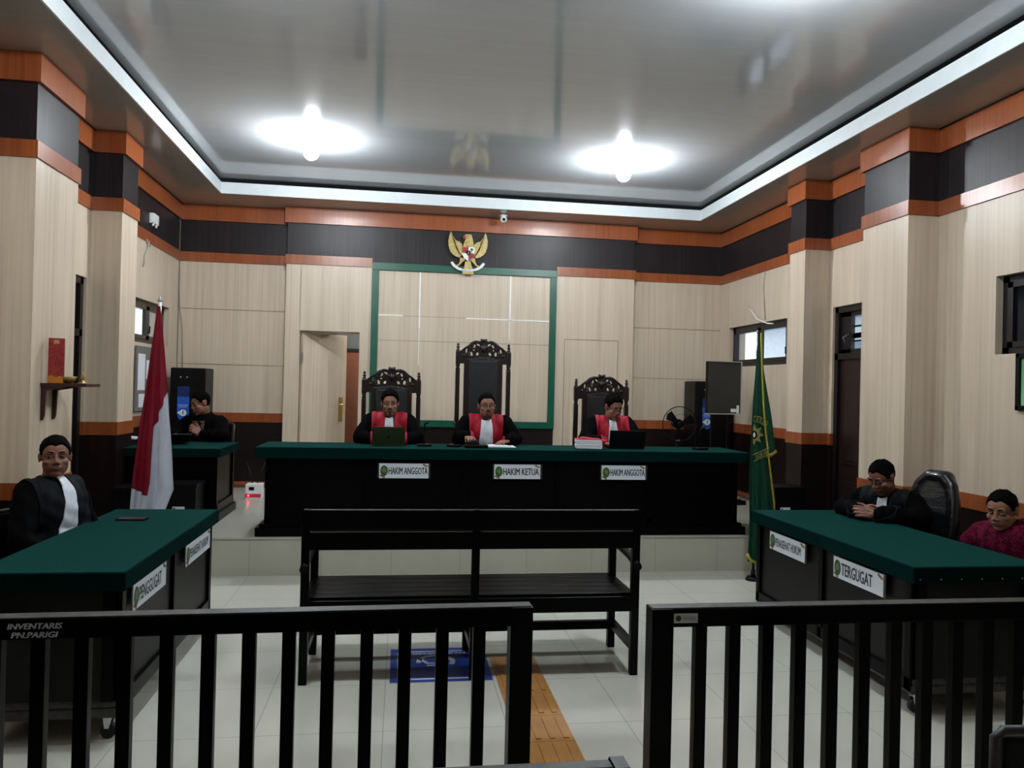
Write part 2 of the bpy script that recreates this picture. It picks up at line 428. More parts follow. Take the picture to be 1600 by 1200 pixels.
lay(mb, 3.0, XR, YB, YB+T, DAIS, ax='y')
YM = 9.745
BELOW = lambda l: [q for q in l if q[0] < 3.10]
lay(mb, -1.42, -1.25, YM, YB+T, BELOW(CREAM))
lay(mb, -1.25, -.52, YM, YB+T, BELOW(CREAM), z0=2.285, ax='y', under=False)
lay(mb, -.52, -.385, YM, YB+T, BELOW(CREAM), ax='y')
lay(mb, -.385, 1.965, YM, YB+T, BELOW(MID), ax='y')
lay(mb, 1.965, 3.0, YM, YB+T, BELOW(CREAM))
mb.m = 1; mb.box(-1.45, 3.03, YM-.03, YB+T, 3.605, ZC); mb.box(-1.438, -.385, YM-.018, YB, 3.10, 3.215); mb.box(1.965, 3.018, YM-.018, YB, 3.10, 3.215)
mb.m = 2; mb.box(-1.42, 3.0, YM, YB+T, 3.10, 3.605)
struct('wall_back', mb, WM)
mb = MB(); lay(mb, XL, XR, YF-T, YF, NEAR, ax='y'); struct('wall_front', mb, WM)

mb = MB(); mb.box(XL-T, XR+T, YF-T, YB+T+1.6, -.12, 0); struct('floor', mb, 'floor')
mb = MB(); mb.m = 0                                     # raised platform, notched beside the two side doors
mb.box(-2.40, 3.95, YD, 7.17, 0, DZ); mb.box(XL, XR, 7.17, YB, 0, DZ)
mb.box(-1.25, -.52, YB, YB+1.6, 0, DZ)
mb.m = 1; mb.box(-2.40, 3.95, YD-.008, YD, 0, DZ-.012)
mb.m = 0; mb.box(-2.40, 3.95, YD-.02, YD, DZ-.014, DZ)
tag_ = struct('dais', mb, ['dais', 'riser']); tag_.name = 'floor_dais'

# ceiling: high glossy tray, soffit ring, white cornice
cx0, cx1, cy0, cy1 = -2.105, 3.69, -1.6, 9.21
mb = MB(); mb.box(cx0-.01, cx1+.01, cy0-.01, cy1+.01, ZU, ZU+.1); struct('ceiling', mb, 'ceiling')
mb = MB()                                              # boards above the soffit, coloured near black for the shade in the cove
for a in ((XL-T, cx0-.01, YF-T, YB+T), (cx1+.01, XR+T, YF-T, YB+T), (cx0-.01, cx1+.01, cy1+.01, YB+T), (cx0-.01, cx1+.01, YF-T, cy0-.01)): mb.box(a[0], a[1], a[2], a[3], ZU, ZU+.1)
struct('ceiling_cove', mb, 'cove_shade')
mb = MB(); zt = 3.918
for a in ((XL, cx0, YF, YB), (cx1, XR, YF, YB), (cx0, cx1, cy1, YB), (cx0, cx1, YF, cy0)): mb.box(a[0], a[1], a[2], a[3], ZC, zt)
struct('ceiling_soffit', mb, 'soffit')
mb = MB(); t = .014; zf = .008
mb.box(cx0, cx0+t, cy0, cy1, ZC-zf, zt+.004); mb.box(cx1-t, cx1, cy0, cy1, ZC-zf, zt+.004)
mb.box(cx0, cx1, cy1-t, cy1, ZC-zf, zt+.004); mb.box(cx0, cx1, cy0, cy0+t, ZC-zf, zt+.004)
struct('trim_1', mb, 'fascia')
mb = MB()                                              # dark beading where the walls meet the soffit
mb.box(XL, XL+.035, YF, YB, ZC-.012, ZC); mb.box(XR-.035, XR, YF, YB, ZC-.012, ZC); mb.box(XL, XR, YB-.02, YB, ZC-.012, ZC)
struct('trim_2', mb, 'wainscot')

# green painted frame and the pale joint strips inside it
mb = MB(); g0, g1 = -.385, 1.965; y0, y1 = YM-.028, YM+.01
mb.box(g0, g0+.085, y0, y1, 1.122, 3.16, .004); mb.box(g1-.085, g1, y0, y1, 1.122, 3.16, .004)
mb.box(g0, g1, y0-.002, y1, 3.072, 3.162, .004); mb.box(g0, g1, y0-.002, y1, 1.120, 1.206, .004)
struct('trim_3', mb, 'green_paint')
mb = MB(); y0 = YM-.010; y1 = YM
mb.box(.205, .222, y0, y1, 2.36, 3.07); mb.box(.21, .218, y0, y1, 1.9, 2.36)
mb.box(1.355, 1.373, y0, y1, 2.50, 3.07); mb.box(.80, 1.88, y0, y1, 2.497, 2.512); mb.box(-.30, .01, y0, y1, 2.505, 2.52)
mb.box(1.36, 1.368, y0, y1, 2.25, 2.5)
struct('trim_4', mb, 'white_strip')
mb = MB()
mb.box(-.30, 1.88, YM-.0065, YM, 2.195, 2.20); mb.box(.01, .80, YM-.0065, YM, 2.507, 2.511)
mb.box(-2.705, -1.43, YB-.007, YB, 2.515, 2.523); mb.box(-2.705, -1.43, YB-.007, YB, 1.838, 1.844)
mb.box(3.0, 4.27, YB-.007, YB, 2.475, 2.483); mb.box(3.0, 4.27, YB-.007, YB, 1.808, 1.814)
mb.box(XL+.002, XL+.012, YB-.03, YB-.018, 1.3, 3.8)
struct('trim_5', mb, 'groove')
mb = MB()                                              # closed flush door in the panelling right of the frame
for a in ((2.085, 2.091, DZ, 2.285), (2.796, 2.802, DZ, 2.285)): mb.box(a[0], a[1], YM-.007, YM+.01, a[2], a[3])
mb.box(2.085, 2.802, YM-.007, YM+.01, 2.28, 2.286)
o = struct('door_1', mb, 'groove')

# open cream door with the passage behind it
d = MB(); d.box(0, .70, -.04, 0, 0, 1.935, .002)
dr = struct('door_2', d, 'cream'); dr.location = (-1.24, YM+.075, DZ+.01); dr.rotation_euler = (0, 0, math.radians(44))
h = MB(); h.box(.585, .645, -.052, -.04, .82, 1.13, .003); part('handle_plate', h, 'brass', dr)
h = MB(); h.tube([(.625, -.05, 1.03), (.625, -.10, 1.03), (.60, -.105, 1.03), (.53, -.105, 1.03)], .010); part('door_handle', h, 'brass', dr)
h = MB(); h.box(-.012, .006, -.05, -.03, 1.55, 1.68); part('hinge', h, 'metal', dr)
mb = MB(); y = YB+T
mb.m = 0; mb.box(-2.4, 1.0, y+1.5, y+1.6, 0, 3.0); mb.box(-2.5, -2.4, y, y+1.6, 0, 3.0); mb.box(1.0, 1.1, y, y+1.6, 0, 3.0); mb.box(-2.5, 1.1, y, y+1.6, 2.9, 3.0)
mb.m = 1; mb.box(-.95, .2, y+1.40, y+1.5, 0, 2.12); mb.m = 2; mb.box(-.95, .2, y+1.42, y+1.5, 2.15, 2.6); mb.m = 3; mb.box(-.95, .2, y+1.38, y+1.5, 2.12, 2.16)
struct('wall_passage', mb, ['corridor', 'corridor_wood', 'corridor_grey', 'frame_dark'])

# windows and doors in the side walls -------------------------------------------------
def window(n, X, sgn, y0, y1, z0, z1, cols, fm, gl='glass', dep=.055):
    """frame stands 'dep' behind the inner wall face; sgn +1 right wall, -1 left wall"""
    a = X+sgn*dep; b_ = a+sgn*.06; f = MB()
    f.box(min(a, b_), max(a, b_), y0, y0+.06, z0, z1); f.box(min(a, b_), max(a, b_), y1-.06, y1, z0, z1)
    f.box(min(a, b_), max(a, b_), y0, y1, z0, z0+.05); f.box(min(a, b_), max(a, b_), y0, y1, z1-.05, z1)
    w = struct('window_%d' % n, f, fm)
    wdt = (y1-y0-.12)/cols
    for i in range(cols):
        s0 = y0+.06+i*wdt; s = MB(); c0, c1 = a-sgn*.015, a+sgn*.03
        s.box(min(c0, c1), max(c0, c1), s0, s0+.05, z0+.05, z1-.05); s.box(min(c0, c1), max(c0, c1), s0+wdt-.05, s0+wdt, z0+.05, z1-.05)
        s.box(min(c0, c1), max(c0, c1), s0, s0+wdt, z0+.05, z0+.09); s.box(min(c0, c1), max(c0, c1), s0, s0+wdt, z1-.09, z1-.05)
        sa = part('window_sash', s, fm, w)
        g = MB(); g.box(a+sgn*.005, a+sgn*.011, s0+.05, s0+wdt-.05, z0+.09, z1-.09) if sgn > 0 else g.box(a-.011, a-.005, s0+.05, s0+wdt-.05, z0+.09, z1-.09)
        part('pane', g, gl, sa)
        k = MB(); k.tube([(a-sgn*.012, s0+.025, z0+.12), (a-sgn*.028, s0+.025, z0+.125), (a-sgn*.03, s0+.025, z0+.20)], .007); part('latch', k, 'plastic_black', sa)
    return w
window(1, XR, 1, 8.085, 9.62, 1.975, 2.493, 2, 'frame_dark')
window(2, XR, 1, 3.95, 5.03, 1.955, 2.525, 2, 'frame_dark', 'tinted')
window(3, XL, -1, 8.30, 9.52, 2.02, 2.48, 2, 'frame_brown')
def side_door(n, X, sgn, y0, y1, ztop):
    a, b_ = X+sgn*.05, X+sgn*.10
    bx = lambda m, p, q, *r, **k: m.box(min(p, q), max(p, q), *r, **k)
    f = MB(); bx(f, X+sgn*.02, X+sgn*.2, y0, y0+.06, 0, ztop); bx(f, X+sgn*.02, X+sgn*.2, y1-.06, y1, 0, ztop)
    bx(f, X+sgn*.02, X+sgn*.2, y0, y1, ztop-.06, ztop); bx(f, X+sgn*.02, X+sgn*.2, y0, y1, 1.99, 2.05)
    dd = struct('door_%d' % n, f, 'frame_dark')
    l = MB(); bx(l, a, b_, y0+.06, y1-.06, .01, 1.99); leaf = part('door_leaf', l, 'door_brown', dd)
    for z0, z1 in ((.10, .80), (.96, 1.86)):
        pn = MB(); bx(pn, a-sgn*.012, a, y0+.17, y1-.17, z0, z1, bev=.01); bx(pn, a-sgn*.024, a, y0+.21, y1-.21, z0+.04, z1-.04, bev=.01); part('panel', pn, 'door_brown', leaf)
    hd = MB(); hd.tube([(a, y0+.13, 1.0), (a-sgn*.05, y0+.13, 1.0), (a-sgn*.055, y0+.25, 1.0)], .009); part('door_handle', hd, 'metal', leaf)
    return dd, a
dd, a = side_door(3, XR, 1, 6.27, 7.16, 2.515)
tr = MB(); tr.box(a, a+.03, 6.33, 6.38, 2.05, 2.455); tr.box(a, a+.03, 6.93, 7.10, 2.05, 2.455); tr.box(a, a+.03, 6.33, 7.1, 2.05, 2.09); tr.box(a, a+.03, 6.33, 7.1, 2.41, 2.455)
part('transom_frame', tr, 'frame_dark', dd)
g = MB(); g.box(a+.012, a+.018, 6.38, 6.93, 2.09, 2.41); part('pane', g, 'glass', dd)
g = MB()
for z in (2.165, 2.20, 2.31): g.box(a+.06, a+.09, 6.3, 7.1, z, z+(.05 if z == 2.20 else .015))
part('louvre', g, 'tinted', dd)
g = MB(); g.tube([(a-.01, 6.96, 2.08), (a-.07, 6.95, 2.20), (a-.01, 6.955, 2.24)], .007); part('latch', g, 'metal', dd)
dd, a = side_door(4, XL, -1, 6.27, 7.12, 2.50)
g = MB(); g.box(a-.018, a-.012, 6.33, 7.06, 2.05, 2.44); part('pane', g, 'tinted', dd)

# neighbouring building seen through the right-hand windows
b = thing('building', 'white building with grey shutters seen outside through the right side window', 'building', (7.2, 9.6, 0))
w = MB(); w.box(0, .3, -4, 5, -1, 2.9); part('wall', w, 'outside', b)
w = MB(); w.box(-.25, .3, -4, 5, 2.9, 3.05); part('roof', w, 'outside_grey', b)
for yy in (1.2, 2.9): w = MB(); w.box(-.05, 0, yy, yy+.9, 1.3, 2.5); part('shutter', w, 'outside_grey', b)
w = MB(); w.box(-.7, -.45, 2.3, 2.5, -1, 2.9); part('column', w, 'outside', b)

# ================================================================ ceiling lamps
def make_lamp(label):
    t = thing('ceiling_lamp', label, 'lamp', group='bare bulb ceiling lamps')
    m = MB(); m.lathe([(.055, 0), (.055, -.012), (.035, -.022), (.022, -.024)]); part('ceiling_rose', m, 'white', t)
    m = MB(); m.lathe([(.020, -.022), (.022, -.055), (.019, -.075)]); part('socket', m, 'silver', t)
    m = MB(); m.ell((0, 0, -.145), (.072, .072, .075), nu=24, nv=16); part('bulb', m, 'bulb', t)
    for s in (-1, 1):
        m = MB(); m.tube([(s*.05, -.03, 0), (s*.10, -.05, -.02), (s*.115, -.055, -.05)], .004); part('bracket', m, 'plastic_black', t)
    return t
lm = make_lamp('lit bare bulb on the ceiling to the left, nearer the judges')
lm.location = (-.895, 7.50, ZU)
for x, y, l in ((2.19, 7.55, 'lit bare bulb on the ceiling to the right, nearer the judges'), (2.08, 3.75, 'lit bulb at the top edge of the picture, right of centre'),
                (-.895, 3.75, 'ceiling bulb above the left lawyer table, outside the view')):
    dup(lm, (x, y, ZU), label=l)
dup(lm, (.1, YB+T+.75, 2.9), label='unseen bulb added to brighten the passage behind the open door')  # added lamp, out of view, only to lighten the passage

# ================================================================ writing on plates
def sign(parent_loc, u, w, h, txt, label, tw, narrow=.42, group='name plates on the desks'):
    """name plate; u = reading direction, faces u x z"""
    t = thing('name_plate', label, 'sign', parent_loc, group=group)
    m4 = frame_mat((0, 0, 0), u, (0, 0, 1))
    def rect(x0, x1, y0, y1, z0, z1):
        m = MB(); m.prism([(x0, y0), (x1, y0), (x1, y1), (x0, y1)], m4 @ Matrix.Translation((0, 0, z0)), z1-z0); return m
    part('acrylic_holder', rect(-w/2-.014, w/2+.018, -h/2-.003, h/2+.004, 0, .004), 'acrylic', t)
    part('plate_face', rect(-w/2, w/2, -h/2, h/2, .004, .006), 'sign_white', t)
    m = MB(); ex = -w/2+.042
    m.prism(ellipse(ex, 0, .033, .046, 20), m4 @ Matrix.Translation((0, 0, .006)), .0012); m.m = 1
    m.prism(ellipse(ex, .006, .017, .022, 16), m4 @ Matrix.Translation((0, 0, .0072)), .0006)
    part('emblem', m, ['sign_green', 'sign_green2'], t)
    x0 = -w/2+.082; x1 = x0+tw
    part('lettering', text_mesh(txt, tw, h*narrow*1.1, m4 @ Matrix.Translation(((x0+x1)/2, .0, .0066)), 0, .035), 'sign_text', t)
    for c in (-1, 1):
        m = MB()
        for i in range(8):
            m.prism(ellipse(c*(w/2-.010-.005*i), c*(h/2-.007-.0025*(i % 3)-(.0045*(7-i) if i < 6 else 0)*.5), .0085, .0055, 7, i*1.1), m4 @ Matrix.Translation((0, 0, .006)), .0007+i*.0001)
        part('corner_ornament', m, 'ornament', t)
    return t

# ================================================================ furniture
def panelled_body(x0, x1, y0, y1, z0, z1, sides, t):
    """dark box desk with raised stiles and rails; sides: list of (face, bays)"""
    m = MB(); k_ = .03; fs = [q[0] for q in sides]; opn = '+y' if '-y' in fs else ('-x' if '+x' in fs else '+x')
    if opn != '-x': m.box(x0, x0+k_, y0, y1, z0, z1)
    if opn != '+x': m.box(x1-k_, x1, y0, y1, z0, z1)
    if opn != '+y': m.box(x0, x1, y1-k_, y1, z0, z1)
    m.box(x0, x1, y0, y0+k_, z0, z1)
    part('body', m, 'grey_black' if sides and sides[0][2] else 'black_wood', t)
    for face, bays, _ in sides:
        m = MB(); k = .018; sw = .05
        def bx(a, b_, c, d_):
            if face == '-y': m.box(a, b_, y0-k, y0, c, d_, .004)
            if face == '+x': m.box(x1, x1+k, a, b_, c, d_, .004)
            if face == '-x': m.box(x0-k, x0, a, b_, c, d_, .004)
        lo, hi = (x0, x1) if face == '-y' else (y0, y1)
        for i in range(bays+1):
            c = lo+(hi-lo)*i/bays; a = min(max(c-sw/2, lo), hi-sw); bx(a, a+sw, z0, z1)
        bx(lo, hi, z0, z0+.07); bx(lo, hi, z1-.06, z1)
        part('panel_frame', m, 'black_wood', t)
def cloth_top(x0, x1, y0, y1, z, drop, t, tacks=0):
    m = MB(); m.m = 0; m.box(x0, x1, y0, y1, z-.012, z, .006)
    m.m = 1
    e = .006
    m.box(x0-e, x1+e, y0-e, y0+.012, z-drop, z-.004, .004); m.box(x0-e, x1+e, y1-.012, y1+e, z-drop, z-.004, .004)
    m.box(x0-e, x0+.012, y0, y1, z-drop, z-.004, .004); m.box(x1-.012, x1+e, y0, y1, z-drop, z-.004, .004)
    part('felt_top', m, ['felt', 'felt_shaded'], t)
    if tacks:
        ref = None
        for i in range(tacks):
            x = x0+.03+(x1-x0-.06)*i/(tacks-1)
            if ref is None: m = MB(); m.ell((0, 0, 0), .0042, nu=8, nv=5); ref = part('upholstery_tack', m, 'metal', t); ref.location = (x, y0-e, z-drop+.022)
            else: dup(ref, (x, y0-e, z-drop+.022), parent=t)
# judges' bench
BZ = 1.085
t = thing('judges_bench', 'long black panelled judges bench with green felt top on the platform', 'desk', (1.0, 7.04, DZ))
L = 2.19; hz = BZ-DZ
panelled_body(-2.12, 2.12, -.26, .25, .09, hz-.04, [('-y', 5, 0)], t)
m = MB(); m.box(-2.19, 2.19, -.315, .28, 0, .075, .008); m.box(-2.16, 2.16, -.29, .265, .075, .105, .008); part('plinth', m, 'black_wood', t)
cloth_top(-2.195, 2.20, -.325, .30, hz, .095, t)
for x, w_, tx, l, tw in ((.047, .425, 'HAKIM ANGGOTA', 'white name plate HAKIM ANGGOTA below the judge with the green laptop', .335),
                         (1.045, .415, 'HAKIM KETUA', 'white name plate HAKIM KETUA in the middle of the judges bench', .32),
                         (2.02, .41, 'HAKIM ANGGOTA', 'white name plate HAKIM ANGGOTA below the judge with the black laptop', .32)):
    sign((x, 6.755, .888), (1, 0, 0), w_, .128, tx, l, tw)

def side_table(name, label, x0, x1, y0, y1, out, loc=(0, 0, 0)):
    cx, cy = (x0+x1)/2, (y0+y1)/2; hx, hy = (x1-x0)/2, (y1-y0)/2
    t = thing(name, label, 'desk', (cx, cy, 0))
    face = '+x' if out > 0 else '-x'
    panelled_body(-hx+.04, hx-.04, -hy+.05, hy-.05, .12, .74, [(face, 2, 1)], t)
    m = MB(); m.box(-hx+.03, hx-.03, -hy+.045, hy-.045, .105, .15, .008); m.box(-hx+.035, hx-.035, -hy+.048, hy-.048, .15, .185, .012)
    part('base_moulding', m, 'worn', t, 'scuffed grey base moulding')
    m = MB(); m.box(-hx+.05, hx-.05, -hy+.033, -hy+.05, .69, .735); m.box(-hx+.05, -hx+.1, -hy+.033, -hy+.05, .185, .69); m.box(hx-.1, hx-.05, -hy+.033, -hy+.05, .185, .69)
    part('end_frame', m, 'black_wood', t)
    cloth_top(-hx, hx, -hy, hy, .77, .085, t, 7 if out < 0 else 0)
    cs = None
    for sx in (-1, 1):
        for sy in (-1, 1):
            if cs is None:
                m = MB(); m.box(-.025, .025, -.025, .025, .098, .105); m.prism([(-.02, .0), (.02, .0), (.006, -.05), (-.014, -.05)], frame_mat((0, -.018, .098), (1, 0, 0), (0, 0, 1)), .002); m.prism([(-.02, .0), (.02, .0), (.006, -.05), (-.014, -.05)], frame_mat((0, .018, .098), (1, 0, 0), (0, 0, 1)), .002)
                cs = part('castor', m, 'chrome', t); m = MB(); m.cyl((0, -.012, .034), (0, .012, .034), .034, n=20); part('castor_wheel', m, 'rubber', cs)
                cs.location = (sx*(hx-.08), sy*(hy-.09), 0)
            else: dup(cs, (sx*(hx-.08), sy*(hy-.09), 0), parent=t)
    return t
side_table('party_table', 'black panelled table with green felt top at the left, phone lying on it', -1.83, -1.19, 3.62, 5.38, 1)
side_table('party_table', 'black panelled table with green felt top at the right, TERGUGAT plate on its side', 2.59, 3.34, 3.55, 5.37, -1)
sign((-1.208, 4.03, .608), (0, 1, 0), .50, .122, 'PENGGUGAT', 'white name plate PENGGUGAT on the side of the left table', .34, .50)
sign((-1.208, 4.945, .608), (0, 1, 0), .56, .122, 'PENASEHAT HUKUM', 'white name plate PENASEHAT HUKUM on the left table, farther end', .43, .40)
sign((2.608, 4.865, .605), (0, -1, 0), .47, .122, 'PENASEHAT HUKUM', 'white name plate PENASEHAT HUKUM on the right table, farther end', .34, .40)
sign((2.608, 4.055, .605), (0, -1, 0), .48, .122, 'TERGUGAT', 'white name plate TERGUGAT on the side of the right table', .30, .52)

# clerk's desk
t = thing('clerk_desk', 'small black desk with green felt top at the back left, beside the flag', 'desk', (-2.06, 7.80, DZ))
panelled_body(-.38, .38, -.36, .37, .09, .65, [('-y', 1, 0), ('+x', 1, 0)], t)
m = MB(); m.box(-.42, .42, -.41, .41, 0, .08, .008); m.box(-.40, .40, -.385, .39, .08, .11, .008); part('plinth', m, 'grey_black', t)
cloth_top(-.43, .43, -.42, .42, .685, .08, t)

# railings ------------------------------------------------------------
def railing(label, x0, x1, bars, y, post_at, z=.90, rz=0):
    t = thing('wooden_railing', label, 'railing', (0, y, 0), rz)
    m = MB(); m.box(x0+.002, x1-.002, -.03, .03, z-.062, z, .006); m.box(x0+.01, x1-.01, -.022, .022, .10, .16, .005); part('rail', m, 'black_wood', t)
    m = MB(); m.box(x0+.004, x1-.004, -.026, .026, z-.002, z+.0035, .002); part('rail_highlight', m, 'worn', t, 'greyish top edge of the rail, highlight put into its colour')  # lighter strip paints the lit top face of the rail
    for p in post_at: m = MB(); m.box(p, p+.075, -.036, .036, 0, z+.001, .005); part('post', m, 'black_wood', t)
    ref = None
    for x in bars:
        if ref is None:
            m = MB(); m.box(-.0205, .0205, -.018, .018, .15, z-.055, .003); ref = part('baluster', m, 'black_wood', t); ref.location.x = x
        else: dup(ref, (x, 0, 0), parent=t)
    return t
railing('black wooden railing at the left, stencilled on its top rail', -2.30, .452, [.277-.1215*k for k in range(21)], 2.53, [.377, -2.30], rz=math.radians(1.2))
railing('black wooden railing at the right with a white sticker', .850, 2.95, [1.030+.1205*k for k in range(15)], 2.505, [.850, 2.87], z=.895)
m4 = frame_mat((-1.060, 2.47, .868), (1, .02, 0), (0, 0, 1))
me = text_mesh('INVENTARIS', .150, .017, m4 @ Matrix.Translation((0, .013, .0)), 0, .045, .2)
t = thing('stencilled_inscription', 'white stencilled words INVENTARIS PN.PARIGI on the left railing', 'lettering', (0, 0, 0))
part('lettering', me, 'stencil', t)
part('lettering', text_mesh('PN.PARIGI', .128, .017, m4 @ Matrix.Translation((0, -.013, .0)), 0, .045, .2), 'stencil', t)
t = thing('sticker', 'small white sticker with green emblem on the right railing', 'sticker', (.968, 2.4735, .864))
m = MB(); m.box(-.042, .042, 0, .002, -.016, .016); part('label_face', m, 'sign_white', t)
m = MB(); m.prism(ellipse(-.026, 0, .010, .010, 14), frame_mat((0, 0, 0), (1, 0, 0), (0, 0, 1)), .001); part('emblem', m, 'sign_green', t)
m = MB()
for k in range(3): m.box(-.010, .036, -.0008, 0, .004-k*.005, .0048-k*.005)
part('print_lines', m, 'acrylic', t)

# pews ----------------------------------------------------------------
def make_pew(label):
    t = thing('wooden_pew', label, 'bench')
    hw, D = .945, .52
    m = MB()
    for k in range(5): m.box(-hw+.02, hw-.02, .03+k*.098, .03+k*.098+.09, .445, .465, .004)
    part('seat', m, 'black_wood', t)
    m = MB(); m.box(-hw, hw, .0, .03, .365, .45, .004); m.box(-hw, hw, D-.03, D, .375, .45, .004); m.box(-hw, -hw+.04, 0, D, .375, .44); m.box(hw-.04, hw, 0, D, .375, .44); part('seat_frame', m, 'black_wood', t)
    m = MB(); m.box(-hw+.02, hw-.02, .0, .03, .835, .94, .006); m.box(-hw+.02, hw-.02, .0, .028, .725, .822, .006); part('backrest', m, 'black_wood', t)
    m = MB(); m.box(-hw+.04, hw-.04, .001, .029, .9385, .944, .002); m.box(-hw+.04, hw-.04, .0, .02, .8205, .824, .001); part('backrest_edge', m, 'worn', t, 'worn grey top edge')
    for x in (-hw, -.022, hw-.045):
        m = MB(); m.box(x, x+.045, -.004, .04, 0 if abs(x) > .1 else .43, .925, .006); m.prism([(0, 0), (.045, 0), (.036, .022), (.009, .022)], frame_mat((x, .04, .922), (1, 0, 0), (0, 0, 1)), .044); part('leg' if abs(x) > .1 else 'back_post', m, 'black_wood', t)
    m = MB(); m.box(-.022, .022, .0, .04, .0, .43, .004); part('leg', m, 'black_wood', t)
    for x in (-hw, -.022, hw-.045):
        m = MB(); m.box(x, x+.045, D-.045, D, 0, .65 if abs(x) > .1 else .43, .006); part('leg', m, 'black_wood', t)
    for s in (-1, 1):
        x = s*(hw-.02); m = MB(); m.tube([(x, -.03, .625), (x, .1, .655), (x, .3, .668), (x, D+.02, .660)], .024, 8); part('armrest', m, 'black_wood', t)
        m = MB(); m.box(x-.016, x+.016, .03, D-.03, .13, .18); part('stretcher', m, 'black_wood', t)
    m = MB(); m.box(-hw+.03, hw-.03, D-.04, D-.01, .115, .170, .004); m.box(-.016, .016, .03, D-.03, .13, .18); part('stretcher', m, 'black_wood', t)
    return t
pw = make_pew('long black slatted wooden pew standing before the judges bench'); pw.location = (.437, 4.255, 0)
pw2 = dup(pw, (-.51, 1.345, 0), label='pew in the foreground, only its worn black top edge showing')
# foreground chair, lower right corner
t = thing('visitor_chair', 'dark chair with grey frame in the bottom right corner', 'chair', (1.63, 1.62, 0), math.radians(-4))
m = MB(); m.tube([(-.23, 0, .44), (-.235, -.02, .835), (-.215, -.02, .85), (.215, -.02, .85), (.235, -.02, .835), (.23, 0, .44)], .012); part('back_frame', m, 'worn', t)
m = MB(); m.box(-.215, .215, -.03, .0, .50, .835, .012); part('backrest', m, 'plastic_black', t)
m = MB(); m.box(-.23, .23, .0, .44, .42, .47, .02); part('seat', m, 'plastic_black', t)
for sx in (-1, 1):
    for yy in (.01, .43): m = MB(); m.cyl((sx*.22, yy, 0), (sx*.22, yy, .44), .012); part('leg', m, 'metal', t)
visitor = t

